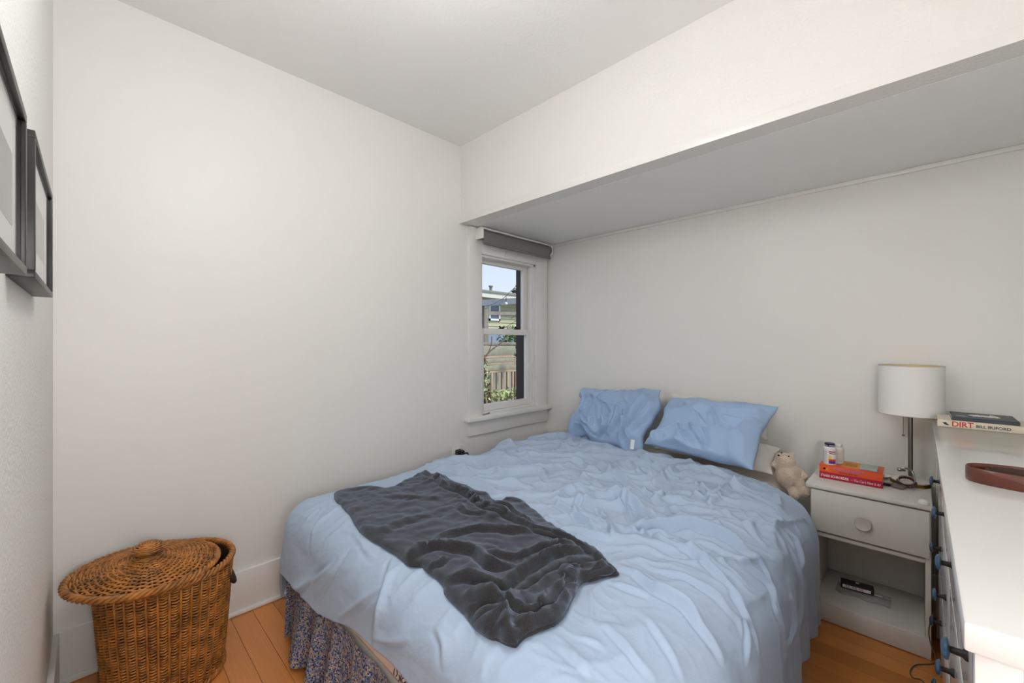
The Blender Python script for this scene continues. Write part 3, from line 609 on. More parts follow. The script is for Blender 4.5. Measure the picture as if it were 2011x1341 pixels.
# ---------------------------------------------------------------- plush toy squeezed between bed and nightstand
PLUSH = M('beige_plush', (214, 195, 176), .95, bump=(130, .8, .008), sheen=(.6, .5, (240, 225, 205)), vary=(40, .12))
ph = np.array((2.56, .475, .55))
pt = thing('plush_toy', tuple(ph), 'small beige plush bear slumped between the bed and the nightstand', 'plush toy')
def w(px, py, X=2.50): return onX(px, py, X)
b = B(); b.ball(w(1548, 933), .060, (.9, .95, 1.15), 3); b.ball(w(1541, 906), .048, (1, 1, .95), 3); b.ball(w(1533, 898, 2.475), .024, (1, 1, .8), 3)
b.ball(w(1555, 893, 2.53), .017, (.6, 1, 1), 2); b.ball(w(1527, 893, 2.53), .016, (.6, 1, 1), 2)
for (p, q, r0) in ((w(1535, 918), w(1521, 912, 2.48), .021), (w(1562, 920, 2.54), w(1578, 936, 2.52), .022), (w(1552, 955), w(1560, 972, 2.46), .027), (w(1566, 945), w(1582, 966, 2.47), .028)):
    b.tube(smooth_line([p, p*.5+q*.5+np.array([0, 0, .004]), q], 4), np.linspace(r0, r0*.85, 9), 12); b.ball(q, r0*.95, (1, 1, 1), 2)
body = b.build('body', PLUSH, pt, True); rm = body.modifiers.new('merge', 'REMESH'); rm.mode = 'VOXEL'; rm.voxel_size = .006; rm.use_smooth_shade = True
sm = body.modifiers.new('soften', 'SMOOTH'); sm.factor = .6; sm.iterations = 6
B().ball(w(1529, 894, 2.452), .006, (.7, 1, .7), 2).build('nose', BLACKP, pt, True)
for p in (w(1535, 889, 2.462), w(1549, 896, 2.462)): B().ball(p, .004, (1, 1, 1), 2).build('eye', BLACKP, pt, True)

# ================================================================ NIGHTSTAND
nx0, nx1, ny0, ny1, nzt = 2.405, 2.795, -.034, .372, .640
ns = thing('nightstand', ((nx0+nx1)/2, (ny0+ny1)/2, 0), 'white painted wooden nightstand with one drawer over an open shelf', 'nightstand')
b = B().box((nx0-.022, ny0-.004, nzt-.022), (nx1, ny1+.016, nzt), .006); b.build('top', WHITE_S, ns, True, 40)
box('side_panel', (nx0+.004, ny0, 0), (nx1, ny0+.018, nzt-.022), WHITE_S, ns); box('side_panel', (nx0+.004, ny1-.018, 0), (nx1, ny1, nzt-.022), WHITE_S, ns)
box('back_panel', (nx1-.012, ny0+.018, .04), (nx1, ny1-.018, nzt-.022), WHITE_S, ns)
box('drawer_divider', (nx0+.004, ny0+.018, .392), (nx1-.012, ny1-.018, .410), WHITE_S, ns)
box('shelf', (nx0+.004, ny0+.018, .072), (nx1-.012, ny1-.018, .090), WHITE_S, ns)
box('plinth', (nx0, ny0, .004), (nx0+.018, ny1, .088), WHITE_S, ns, .002)
dr = box('drawer', (nx0-.012, ny0+.004, .420), (nx0+.30, ny1-.004, .612), DRAWERW, ns, .004)
kc = (nx0-.012, .178, .507)
B().lathe([(.010, 0.0), (.010, -.010), (.026, -.014), (.030, -.020), (.028, -.025), (.024, -.0235), (.0, -.022)], kc, 'x', 32).build('knob', M('white_porcelain_knob', (206, 202, 195), .25), dr, True, 50)
# bottles and books on it
ORA = M('orange_cover', (240, 92, 44), .45, vary=(8, .05)); MAG = M('magenta_cover', (190, 26, 66), .4); PAGE = M('paper_pages', (226, 218, 202), .85, stretch=(1, 1, 60), vary=(20, .08)); LILAC = M('lilac_print', (152, 128, 190), .6); INKB = M('black_print', (36, 30, 30), .6); INKW = M('white_print', (244, 236, 232), .6); PINKP = M('pink_print', (238, 150, 170), .6); GOLD = M('gold_print', (226, 160, 40), .55)
by0, by1 = .120, .352; bxf = 2.515
def book(name, x0_, x1_, y0_, y1_, z0_, z1_, cover, label, group=None, tilt=0):
    t = thing(name, ((x0_+x1_)/2, (y0_+y1_)/2, z0_), label, 'book', group); c = .0022
    bb = B(); bb.box((x0_, y0_, z0_), (x1_, y1_, z0_+c), .0006); bb.box((x0_, y0_, z1_-c), (x1_, y1_, z1_), .0006); bb.box((x0_, y0_, z0_), (x0_+c, y1_, z1_), .0008); bb.build('cover', cover, t, True, 40)
    box('page_block', (x0_+c, y0_+.003, z0_+c), (x1_-.003, y1_-.003, z1_-c), PAGE, t, 0); return t
z1_ = nzt + .030; z2_ = z1_ + .036
bk1 = book('book', bxf, bxf+.150, by0, by1, nzt, z1_, MAG, 'magenta book with white lettering, lowest of the stack on the nightstand', 'books on the nightstand')
bk2 = book('book', bxf, bxf+.150, by0, by1, z1_, z2_, ORA, 'thick orange book with lilac lettering lying on the magenta book', 'books on the nightstand')
XD, YDn = (0, -1, 0), (0, 0, 1); xf = bxf-.0003
text('spine_author', 'STASSI SCHROEDER', .0155, (xf, by1-.006, nzt+.0095), XD, YDn, INKW, bk1, width=.107, bold=.0003)
text('spine_prefix', 'OMG', .006, (xf, by1-.118, nzt+.012), XD, YDn, PINKP, bk1, width=.010)
text('spine_title', "You Can't Have It All", .0165, (xf, by1-.132, nzt+.009), XD, YDn, INKW, bk1, width=.094, shear=.35)
text('spine_title', 'LESSONS in CHEMISTRY', .0130, (xf, by1-.056, z1_+.0185), XD, YDn, LILAC, bk2, width=.112, bold=.0003)
text('spine_author', 'Bonnie Garmus', .0095, (xf, by1-.078, z1_+.007), XD, YDn, INKB, bk2, width=.066)
b = B().ball((xf, by1-.020, z1_+.018), .006, (.05, 1, .9), 2); b.build('spine_emblem', INKB, bk2); B().ball((xf, by1-.031, z1_+.017), .007, (.05, 1.1, .9), 2).build('spine_emblem', GOLD, bk2)
text('publisher_mark', 'II', .011, (xf, by0+.018, z1_+.011), XD, YDn, M('dark_orange_print', (190, 70, 30), .6), bk2, width=.008)
box('cover_panel', (bxf+.03, by0+.085, z2_), (bxf+.13, by0+.150, z2_+.0004), GOLD, bk2, 0)
b = B()
for i in range(4): b.tube(smooth_line([(bxf+.05+.016*i, by0+.140, z2_+.0008), (bxf+.06+.016*i, by0+.125, z2_+.0008), (bxf+.045+.016*i, by0+.110, z2_+.0008), (bxf+.058+.016*i, by0+.095, z2_+.0008)]), .0016, 4, flat=.3)
b.build('cover_flourish', INKB, bk2)
box('cover_panel', (bxf+.03, by0+.160, z2_), (bxf+.13, by0+.172, z2_+.0004), LILAC, bk2, 0)
npd = thing('memo_pad', (bxf+.05, by0+.045, z2_), 'pale blue memo pad lying on the orange book', 'memo pad')
box('pad_block', (bxf+.022, by0+.020, z2_+.0004), (bxf+.105, by0+.082, z2_+.008), M('pale_blue_paper', (158, 190, 206), .6), npd, .001)
box('top_sheet', (bxf+.022, by0+.020, z2_+.008), (bxf+.105, by0+.082, z2_+.0095), M('grey_green_paper', (176, 186, 178), .6), npd, 0)
JAR = M('white_bottle_plastic', (232, 232, 230), .35); NAVY = M('navy_cap', (34, 30, 78), .35)
def bottle(c, r, h, capm, label, kind):
    t = thing('supplement_bottle', c, label, 'bottle', 'supplement bottles on the books')
    B().lathe([(r*.9, 0), (r, .004), (r, h*.74), (r*.93, h*.80), (r*.70, h*.845), (r*.68, h*.86)], c, 'z', 32).build('jar', JAR, t, True, 40)
    cp = B().lathe([(r*.74, h*.85), (r*.77, h*.86), (r*.77, h*.985), (r*.72, h)], c, 'z', 32).build('cap', capm, t, True, 40)
    def band(nm, a0, a1, z0, z1, m, rr=1.012, par=None):
        aa = np.linspace(a0, a1, 14); Vv = [(c[0]+r*q*math.cos(a), c[1]+r*q*math.sin(a), c[2]+zz) for zz in (z0, z1) for q in (rr, rr-.01) for a in aa]; n_ = 14
        Ff = [(k, k+1, 2*n_+k+1, 2*n_+k) for k in range(n_-1)] + [(n_+k, 3*n_+k, 3*n_+k+1, n_+k+1) for k in range(n_-1)] + [(k, n_+k, n_+k+1, k+1) for k in range(n_-1)] + [(2*n_+k, 2*n_+k+1, 3*n_+k+1, 3*n_+k) for k in range(n_-1)]
        return mk(nm, Vv, Ff, m, par or t, True, 40)
    f = math.atan2(-c[1], -c[0])        # towards the middle of the room
    if kind == 1:
        lb = band('label', f-1.5, f+1.5, .006, h*.74, M('white_label', (236, 234, 234), .5))
        band('label_stripe', f-.15, f+.95, h*.60, h*.655, M('red_print', (205, 60, 62), .5), 1.02, lb); band('label_stripe', f-.05, f+.95, h*.53, h*.56, INKB, 1.02, lb)
        band('label_stripe', f-.15, f+.25, h*.28, h*.44, M('yellow_print', (246, 206, 70), .5), 1.02, lb); band('label_stripe', f-.15, f+.95, h*.19, h*.28, M('red_print', (205, 60, 62), .5), 1.02, lb)
        band('label_stripe', f-.15, f+.95, h*.07, h*.19, M('purple_print', (92, 52, 140), .5), 1.02, lb)
        for zz in np.arange(.12, .66, .055): band('label_text', f-1.25, f-.35, h*zz, h*zz+.0014, M('grey_print_small', (176, 178, 184), .6), 1.02, lb)
        band('cap_stripe', f-1.3, f-.35, h*.89, h*.92, INKW, .79, cp); band('cap_stripe', f-.1, f+1.1, h*.89, h*.92, INKW, .79, cp)
    else:
        lb = band('label', f-1.5, f+1.5, .008, h*.72, M('ivory_label', (226, 222, 214), .5))
        for zz in np.arange(.14, .62, .07): band('label_text', f-.2, f+.75, h*zz, h*zz+.0016, M('grey_print_small', (176, 178, 184), .6), 1.02, lb)
p1 = onZ(1624, 904, z2_); p2 = onZ(1651, 905, z2_)
bottle((bxf+.036, by1-.036, z2_), .0270, .103, NAVY, 'white supplement bottle with navy cap and coloured label', 1)
bottle((bxf+.082, by1-.062, z2_), .0245, .096, JAR, 'plain white supplement bottle with white cap', 2)

# table lamp
lx, ly = 2.700, .031
lp = thing('table_lamp', (lx, ly, nzt), 'table lamp with white drum shade and steel pole on the nightstand', 'lamp')
BRASS = M('aged_brass', (150, 116, 54), .3, metal=1); NICK = M('brushed_nickel', (140, 138, 134), .32, metal=1)
bs = B().lathe([(.0, .012), (.068, .013), (.070, .016), (.069, .021), (.050, .027), (.012, .030), (0, .030)], (lx, ly, nzt), 'z', 48, False).build('base', M('white_enamel', (226, 222, 212), .25), lp, True, 60)
B().lathe([(.068, 0), (.0705, .001), (.0705, .0145), (.068, .0145)], (lx, ly, nzt), 'z', 48).build('base_rim', BRASS, bs, True, 40)
B().lathe([(.0088, .02), (.0088, .36), (.016, .362), (.016, .42), (.012, .425)], (lx, ly, nzt), 'z', 20).build('pole', NICK, lp, True, 40)
SHADE = M('linen_shade', (245, 243, 239), .85, bump=(400, .15, .001)); LINING = M('shade_lining', (236, 214, 150), .8)
sr, sz0, sz1 = .114, .968, 1.195
sd_ = B().lathe([(sr, sz0), (sr, sz1), (sr-.002, sz1), (sr-.002, sz0), (sr, sz0)], (lx, ly, 0), 'z', 64, False).build('shade', SHADE, lp, True, 40)
B().lathe([(sr-.0022, sz0+.001), (sr-.0022, sz1-.001), (sr-.0032, sz1-.001), (sr-.0032, sz0+.001), (sr-.0022, sz0+.001)], (lx, ly, 0), 'z', 64, False).build('shade_lining', LINING, sd_, True, 40)
for zz in (sz0, sz1): B().tube([(lx+(sr-.001)*math.cos(a), ly+(sr-.001)*math.sin(a), zz) for a in np.linspace(0, 2*PI, 64, endpoint=False)], .0022, 6, True).build('shade_wire', M('off_white_binding', (214, 208, 196), .7), sd_, True)
b = B()
for a in (0.4, 0.4+2*PI/3, .4+4*PI/3): b.tube([(lx+.012*math.cos(a), ly+.012*math.sin(a), sz1-.025), (lx+(sr-.003)*math.cos(a), ly+(sr-.003)*math.sin(a), sz1-.006)], .0016, 6)
b.tube([(lx+.012*math.cos(t), ly+.012*math.sin(t), sz1-.025) for t in np.linspace(0, 2*PI, 16, endpoint=False)], .0016, 6, True); b.tube([(lx, ly, nzt+.42), (lx, ly, sz1-.02)], .0025, 6); b.build('spider', NICK, lp, True)
B().ball((lx, ly, nzt+.47), .028, (1, 1, 1.15), 3).build('bulb', M('frosted_bulb', (250, 236, 200), .5, emit=((255, 214, 140), .9)), lp, True)
b = B(); cxp, cyp = onX(1774, 850, lx-.02)[0], onX(1774, 850, lx-.02)[1]
for zz in np.arange(.872, 1.03, .0052): b.ball((cxp, cyp, zz), .0019, (1, 1, 1), 1)
b.tube([(cxp, cyp, .87), (cxp, cyp, 1.05)], .0007, 5); b.tube([(cxp, cyp, 1.05), (lx-.012, ly, 1.052)], .0014, 6)
pc = b.build('pull_chain', NICK, lp, True); B().ball((cxp, cyp, .867), .0058, (1, 1, .8), 2).build('chain_ball', NICK, pc, True)
# jewellery around the lamp foot
SILV = M('silver', (176, 174, 172), .22, metal=1); PEWT = M('dark_pewter', (92, 90, 90), .35, metal=.9); MAROON = M('maroon_enamel', (92, 18, 28), .25); SMOKE = M('taupe_shell', (120, 112, 104), .4)
jb = onX(1779, 944, lx-.095); jc = np.array((lx-.088, ly+.012, nzt+.024))
def ring(c, R, nrm, n=40):
    z = Vector(nrm).normalized(); q = z.to_track_quat('Z', 'Y'); return [np.array(c)+np.array(q @ Vector((R*math.cos(t), R*math.sin(t), 0))) for t in np.linspace(0, 2*PI, n, endpoint=False)]
def jewel(name, label, cat, loc): return thing(name, loc, label, cat, 'jewellery at the lamp foot')
nrm = (-.47, 0, .88); NV = np.array(nrm)
t = jewel('beaded_bracelet', 'pewter grey beaded bracelet leaning on the lamp foot', 'bracelet', (jc[0], jc[1], nzt+.03)); b = B()
for p in ring(jc, .031, nrm, 22): b.ball(p, .0052, (1, 1, 1), 2)
b.build('beads', PEWT, t, True); B().tube(ring(jc, .031, nrm), .002, 6, True).build('cord', PEWT, t, True)
t = jewel('bangle', 'thin maroon enamel bangle inside the beaded bracelet', 'bracelet', (jc[0], jc[1], nzt+.03)); B().tube(ring(jc+.0090*NV, .026, nrm), .0028, 8, True).build('hoop', MAROON, t, True)
t = jewel('silver_bangle', 'polished silver bangle leaning over the maroon bangle', 'bracelet', (jc[0], jc[1], nzt+.03)); B().tube(ring(jc+.0148*NV, .028, nrm), .0024, 8, True).build('hoop', SILV, t, True)
t = jewel('silver_pendant', 'knotted silver pendant hung on the lamp pole', 'jewellery', (lx-.02, ly+.015, nzt+.05)); b = B()
b.tube(smooth_line([(lx-.012, ly+.02, nzt+.060), (lx-.028, ly+.034, nzt+.068), (lx-.03, ly+.018, nzt+.076), (lx-.022, ly-.004, nzt+.066), (lx-.034, ly-.012, nzt+.046), (lx-.05, ly-.014, nzt+.033)], 6), .0048, 8); b.build('chain', SILV, t, True)
B().ball((lx-.032, ly+.036, nzt+.066), .011, (1, 1, .9), 2).build('charm', SILV, t, True)
def leaf(name, label, c, L, W_, ang, m, th_=.004):
    t = jewel(name, label, 'hair clip', (c[0], c[1], c[2])); n_ = 12; V_ = []; 
    prof = [(L*i/n_, W_*math.sin(PI*min(1, (i+.6)/(n_+.6)))**.7*(1+.18*(-1)**i)) for i in range(n_+1)]
    ca_, sa_ = math.cos(ang), math.sin(ang)
    for zz in (0, th_):
        for s_, x_, y_ in [(1, *p) for p in prof] + [(-1, *p) for p in prof[::-1]]: V_.append((c[0]+x_*ca_-s_*y_*sa_, c[1]+x_*sa_+s_*y_*ca_, c[2]+zz+.3*th_*abs(math.sin(9*x_/L))))
    m_ = 2*(n_+1); mk('clip', V_, [tuple(range(m_)), tuple(range(2*m_-1, m_-1, -1))] + [(i, (i+1) % m_, m_+(i+1) % m_, m_+i) for i in range(m_)], m, t)
leaf('hair_clip', 'taupe shell hair clip in front of the lamp foot', (lx-.145, ly+.028, nzt+.0005), .060, .022, math.radians(20), SMOKE, .012)
leaf('hair_clip', 'small dark pewter hair clip beside the taupe clip', (lx-.120, ly+.088, nzt+.0005), .040, .012, math.radians(-65), PEWT, .009)
cs = thing('small_dish', (lx+.01, ly+.085, nzt), 'small white round dish behind the bracelets', 'dish', None)
B().lathe([(.0, .002), (.028, 0), (.038, .006), (.040, .012), (.037, .012), (.030, .006), (0, .005)], (lx+.03, ly+.108, nzt), 'z', 32, False).build('bowl', WHITE_S, cs, True, 60)
ew = onZ(1822, 991, nzt); eg = thing('pebble_ornament', (ew[0], ew[1], nzt), 'small white domed ornament near the nightstand edge', 'ornament')
ew = np.array((min(ew[0], 2.40), max(ew[1], -.012), nzt))
B().lathe([(.0175, 0), (.018, .004), (.015, .013), (.009, .018), (0, .020)], ew, 'z', 28).build('dome', JAR, eg, True, 60)
# packet on the open shelf
pk0 = onZ(1672, 1160, .092); pkc = np.array((2.60, .17, .0905))
bag = thing('plastic_bag', tuple(pkc), 'clear plastic bag lying flat on the nightstand shelf', 'bag')
CLR = M('clear_plastic', (214, 212, 208), .2, alpha=.38); n_ = 14; V = []
for i in range(n_):
    for k in range(n_): V.append((2.545+.10*i/(n_-1)+.01*math.sin(k), .095+.20*k/(n_-1), .093+.007*vnoise(np.array(i*.6), np.array(k*.6), 71)))
mk('film', V, [(i*n_+k, i*n_+k+1, (i+1)*n_+k+1, (i+1)*n_+k) for i in range(n_-1) for k in range(n_-1)], CLR, bag, True).modifiers.new('t', 'SOLIDIFY').thickness = .0006
pkg = thing('small_carton', (2.62, .19, .10), 'small black and white carton on the clear plastic bag', 'carton')
R_ = Matrix.Translation((2.615, .218, .116)) @ Matrix.Rotation(math.radians(8), 4, 'Z')
B().box((-.022, -.062, -.014), (.022, .062, .014), .002, R_).build('box', BLACKP, pkg, True, 40)
B().box((-.0228, -.050, -.010), (-.0215, .056, .004), 0, R_).build('front_label', INKW, pkg)
b = B()
for i, yy in enumerate((.036, .010, -.014)):
    b.box((-.0236, yy-.007, -.006), (-.0226, yy+.007, -.0045), 0, R_); b.box((-.0236, yy-.007, .0005), (-.0226, yy+.007, .002), 0, R_)
    b.box((-.0236, yy-.007, -.006), (-.0226, yy-.0055, .002), 0, R_); b.box((-.0236, yy+.0055, -.006), (-.0226, yy+.007, .002), 0, R_)
b.build('label_symbols', INKB, pkg); B().box((-.004, -.008, .013), (.010, .004, .0155), .001, R_).build('notch_label', INKW, pkg)
B().box((-.020, -.090, -.012), (-.014, -.060, -.009), .001, R_).build('tear_strip', INKW, pkg)

# ================================================================ DRESSER
ex0, ex1, eyf, eyb, ez = .748, 2.372, -.052, -.575, .960
ds = thing('dresser', ((ex0+ex1)/2, (eyf+eyb)/2, 0), 'long glossy white dresser with blue steel mushroom knobs', 'dresser')
EX_TOP = 2.66
box('top', (ex0, eyb, ez-.036), (EX_TOP, -.038, ez), WHITE, ds, .0035)
box('end_panel', (ex0+.02, eyb+.005, .0), (ex0+.045, eyf, ez-.036), WHITE, ds, .002); box('end_panel', (EX_TOP-.045, eyb+.005, 0), (EX_TOP-.02, eyf, ez-.036), WHITE, ds, .002)
box('corner_post', (ex0+.016, eyf-.035, 0), (ex0+.050, eyf+.004, ez-.036), WHITE, ds, .002)
box('back_panel', (ex0+.045, eyb+.005, .1), (EX_TOP-.045, eyb+.012, ez-.036), WHITE, ds, 0)
box('bottom_rail', (ex0+.045, eyf-.03, .17), (EX_TOP-.045, eyf-.006, .215), WHITE, ds, .002)
box('top_rail', (ex0+.045, eyf-.03, ez-.062), (EX_TOP-.045, eyf-.006, ez-.036), WHITE, ds, .002)
KX = [.929, 1.283, 1.650, 2.024]; EDG = [ex0+.050, 1.106, 1.467, 1.837, 2.205]; RZ = [(.722, .895), (.475, .712), (.222, .465)]; KZ = [.828, .600, .347]
KN = M('blue_steel_knob', (88, 112, 136), .28, metal=.85); KS = M('dark_knob_stem', (46, 43, 42), .5, metal=.5)
kme = None
def knob(parent, x, z):
    c = (x, eyf, z); s_ = B().lathe([(.0095, -.001), (.0085, .003), (.0055, .006), (.0050, .018), (.0065, .021)], c, 'y', 16).build('knob_stem', KS, parent, True, 50)
    B().lathe([(.006, .0185), (.0150, .0205), (.0166, .0225), (.0145, .0262), (.008, .0285), (0, .029)], c, 'y', 24).build('knob', KN, parent, True, 60)
for r, ((za, zb), kz) in enumerate(zip(RZ, KZ)):
    cols = [(0, 1), (1, 2), (2, 3), (3, 4)] if r == 0 else [(0, 2), (2, 4)]
    for a_, b2 in cols:
        d_ = box('drawer', (EDG[a_]+.006, eyf-.40, za+.004), (EDG[b2]-.006, eyf, zb-.004), WHITE, ds, .003)
        for q in range(a_, b2): knob(d_, KX[q], kz)
    box('rail', (ex0+.045, eyf-.03, za-.010), (2.21, eyf-.010, za), WHITE, ds, .001)
box('front_panel', (2.211, eyf-.02, .222), (EX_TOP-.045, eyf-.002, .895), WHITE, ds, .003)
box('stile', (1.461, eyf-.03, .17), (1.473, eyf-.008, ez-.036), WHITE, ds, .001)
# books on the dresser
CREAM = M('cream_cover', (226, 214, 192), .5); REDP = M('red_title_print', (204, 52, 32), .55); NAVP = M('navy_print', (44, 56, 76), .6); SLATE = M('slate_cover', (62, 68, 76), .5, vary=(40, .06))
dz0 = ez; dz1 = ez + .030
d1 = book('book', 2.435, 2.600, -.293, -.052, dz0, dz1, CREAM, 'cream book with red title on the dresser, under the slate notebook', 'books on the dresser')
xs = 2.435-.0004
text('spine_title', 'DIRT', .0290, (xs, -.093, dz0+.0055), XD, YDn, REDP, d1, width=.058, bold=.0006)
text('spine_author', 'BILL BUFORD', .0150, (xs, -.158, dz0+.0085), XD, YDn, NAVP, d1, width=.088, bold=.0003)
b = B().ball((xs, -.074, dz0+.015), .005, (.08, 1, 1), 2); b.ball((xs, -.079, dz0+.011), .004, (.08, 1.3, .8), 2); b.ball((xs, -.069, dz0+.017), .0025, (.08, 1.4, .8), 2); b.build('spine_emblem', NAVP, d1)
box('publisher_mark', (xs, -.287, dz0+.008), (xs+.0006, -.286, dz0+.022), NAVP, d1, 0)
nb = thing('notebook', (2.53, -.18, dz1), 'slate grey softcover book with white hand lettering on the cream book', 'book', 'books on the dresser')
nz1 = dz1 + .013
nbb = B(); nbb.box((2.437, -.268, dz1), (2.630, -.092, dz1+.0015)); nbb.box((2.437, -.268, nz1-.0015), (2.630, -.092, nz1)); nbb.box((2.437, -.268, dz1), (2.4395, -.092, nz1), .0005); nbb.build('cover', SLATE, nb)
box('page_block', (2.4395, -.266, dz1+.0015), (2.627, -.0935, nz1-.0015), M('white_pages', (226, 230, 238), .8), nb, 0)
b = B(); pts = []
for i in range(46): tt_ = i/45; pts.append((2.535 + .020*math.sin(i*1.9) + .010*math.sin(i*.7), -.150 - .070*tt_ + .006*math.cos(i*1.9), nz1+.0006))
b.tube(smooth_line(pts, 4), .0028, 5, flat=.25); b.tube(smooth_line([(2.575, -.205, nz1+.0006), (2.59, -.208, nz1+.0006), (2.55, -.222, nz1+.0006), (2.515, -.225, nz1+.0006)]), .0026, 5, flat=.25); b.build('cover_lettering', INKW, nb)
b = B()
for q, L_ in enumerate((.040, .030)):
    b.tube(smooth_line([(2.47+.004*math.sin(i*2.1)+.02+q*.012, -.106-.004*i*L_/.04, nz1+.0005) for i in range(9)], 3), .0012, 4, flat=.3)
b.build('cover_subtitle', INKW, nb)
# belt coil on the dresser
LEA = M('brown_leather', (88, 40, 26), .32, vary=(30, .25), bump=(90, .25, .003), stretch=(1, 1, 2.5), coat=.25); LEI = M('leather_inside', (58, 38, 26), .75)
bt = thing('leather_belt', (1.53, -.25, ez), 'brown leather belt coiled on its edge on the dresser', 'belt')
def strap(name, path, h0, h1, th_, mat, parent):
    P_ = np.array(smooth_line(path, 10)); Tn_ = np.gradient(P_, axis=0); Tn_ /= np.linalg.norm(Tn_, axis=1)[:, None]; Nm = np.stack([-Tn_[:, 1], Tn_[:, 0]], 1); V_ = []; n_ = len(P_)
    prof = [(-th_/2, h0+.002), (-th_/2-.0004, (h0+h1)/2), (-th_/2, h1-.002), (0, h1), (th_/2, h1-.002), (th_/2, h0+.002), (0, h0)]; m_ = len(prof)
    for p, nm in zip(P_, Nm):
        for o_, z_ in prof: V_.append((p[0]+nm[0]*o_, p[1]+nm[1]*o_, z_))
    return mk(name, V_, [(i*m_+k, i*m_+(k+1) % m_, (i+1)*m_+(k+1) % m_, (i+1)*m_+k) for i in range(n_-1) for k in range(m_)] + [tuple(range(m_)), tuple((n_-1)*m_+k for k in range(m_))], mat, parent, True, 50)
strap('outer_strap', [(1.585, -.36), (1.60, -.27), (1.598, -.17), (1.580, -.105), (1.548, -.084), (1.515, -.096), (1.495, -.14), (1.485, -.22), (1.482, -.30), (1.492, -.37), (1.53, -.40), (1.572, -.375)], ez, ez+.036, .0042, LEA, bt)
strap('inner_strap', [(1.497, -.20), (1.502, -.15), (1.520, -.122), (1.548, -.118), (1.568, -.145), (1.580, -.22), (1.574, -.32), (1.54, -.365), (1.505, -.33), (1.500, -.26)], ez, ez+.035, .0040, LEI, bt)
# loose cable beside the dresser
CBL = M('grey_cable', (96, 88, 80), .5)
cb = thing('power_cable', (2.33, .0, 0), 'thin grey cable looping on the floor in front of the dresser', 'cable')
cpts = [onX(x, y, 2.385) for x, y in ((1833, 1205), (1827, 1222), (1824, 1243), (1829, 1268), (1838, 1290))] + [onZ(x, y, .004) for x, y in ((1832, 1303), (1800, 1305), (1788, 1316), (1792, 1330), (1815, 1341))] + [np.array((2.05, -.03, .004))]
for c_ in cpts: c_[1] = max(c_[1], -.055)
B().tube(smooth_line(cpts, 8), .0020, 6).build('lead', CBL, cb, True)

# ================================================================ ADDED FILL LAMPS, OUT OF VIEW
PLX, PLY, PLZ = .50, .85, 2.32  # pendant added above the view to light the room evenly
pd = thing('added_pendant_lamp', (PLX, PLY, PLZ-.12), 'added white globe pendant above the view, fill light for the room', 'lamp')
B().ball((PLX, PLY, PLZ), .13, (1, 1, .9), 4).build('globe', M('added_pendant_glow', (255, 250, 240), .4, emit=((247, 249, 252), 28.0)), pd, True)
B().lathe([(.05, PLZ+.115), (.055, PLZ+.14), (.02, PLZ+.17), (.006, PLZ+.18)], (PLX, PLY, 0), 'z', 24).build('fitter', NICK, pd, True, 40)
B().tube([(PLX, PLY, PLZ+.17), (PLX, PLY, 2.70)], .004, 8).build('cord', NICK, pd, True)
B().lathe([(.055, 2.709), (.055, 2.695), (.02, 2.685)], (PLX, PLY, 0), 'z', 24).build('ceiling_rose', NICK, pd, True, 40)
FLX, FLY = .05, -.36  # globe on a stand, added behind the camera as fill light
fl = thing('added_floor_lamp', (FLX, FLY, 0), 'added globe floor lamp behind the camera, fill light for the room', 'lamp')
B().lathe([(.0, .0), (.13, .0), (.13, .012), (.03, .025), (.012, .035)], (FLX, FLY, 0), 'z', 32).build('base', NICK, fl, True, 40)
B().lathe([(.012, .03), (.012, 1.10), (.05, 1.11), (.05, 1.14)], (FLX, FLY, 0), 'z', 16).build('pole', NICK, fl, True, 40)
B().ball((FLX, FLY, 1.25), .13, (1, 1, .9), 4).build('globe', M('added_floor_lamp_glow', (255, 252, 248), .5, emit=((250, 250, 252), 38.0)), fl, True)
hl = thing('added_hall_lamp', (-.75, .3, 2.66), 'added flush disc lamp in the unseen hallway, weak fill light', 'lamp')  # unseen disc added for weak fill through the doorway
B().lathe([(.24, 2.709), (.24, 2.67), (.22, 2.66), (0, 2.655)], (-.75, .30, 0), 'z', 32).build('diffuser', M('added_hall_lamp_glow', (255, 250, 244), .5, emit=((248, 249, 252), 8.0)), hl, True, 40)

# ================================================================ OUTSIDE THE WINDOW
def out_thing(name, loc, label, cat, group=None): return thing(name, loc, label, cat, group)
GRND = M('garden_ground', (96, 98, 74), .95, vary=(2, .3))
gr = box('ground', (-4, YA+T+.02, -.75), (24, 26, -.6), GRND, None, 0); struct(gr)
SID = M('sage_siding', (168, 170, 140), .7, vary=(3, .05)); ROOF = M('asphalt_roof', (132, 134, 122), .9, vary=(30, .15)); FAS = M('fascia_white', (206, 204, 190), .6); WTR = M('white_window_trim', (226, 230, 232), .5); GLD = M('dark_glass', (104, 118, 124), .1)
hs = out_thing('neighbour_house', (11, 11, -.6), 'sage green clapboard house seen through the window', 'house')
box('wall', (7, 11.02, -.6), (16, 14, 2.98), SID, hs, 0)
b = B()
for z in np.arange(-.55, 2.9, .145): b.add([(7, 11.02, z), (16, 11.02, z), (16, 10.985, z), (7, 10.985, z), (7, 11.02, z+.15), (16, 11.02, z+.15), (16, 11.010, z+.15), (7, 11.010, z+.15)], [(0,1,2,3), (3,2,6,7), (7,6,5,4), (0,3,7,4), (1,5,6,2), (0,4,5,1)])
b.build('siding', SID, hs)['kind'] = 'stuff'
box('fascia', (6.7, 10.45, 2.86), (16.3, 10.50, 3.04), FAS, hs, 0); box('soffit', (6.7, 10.50, 2.88), (16.3, 11.02, 2.92), FAS, hs, 0)
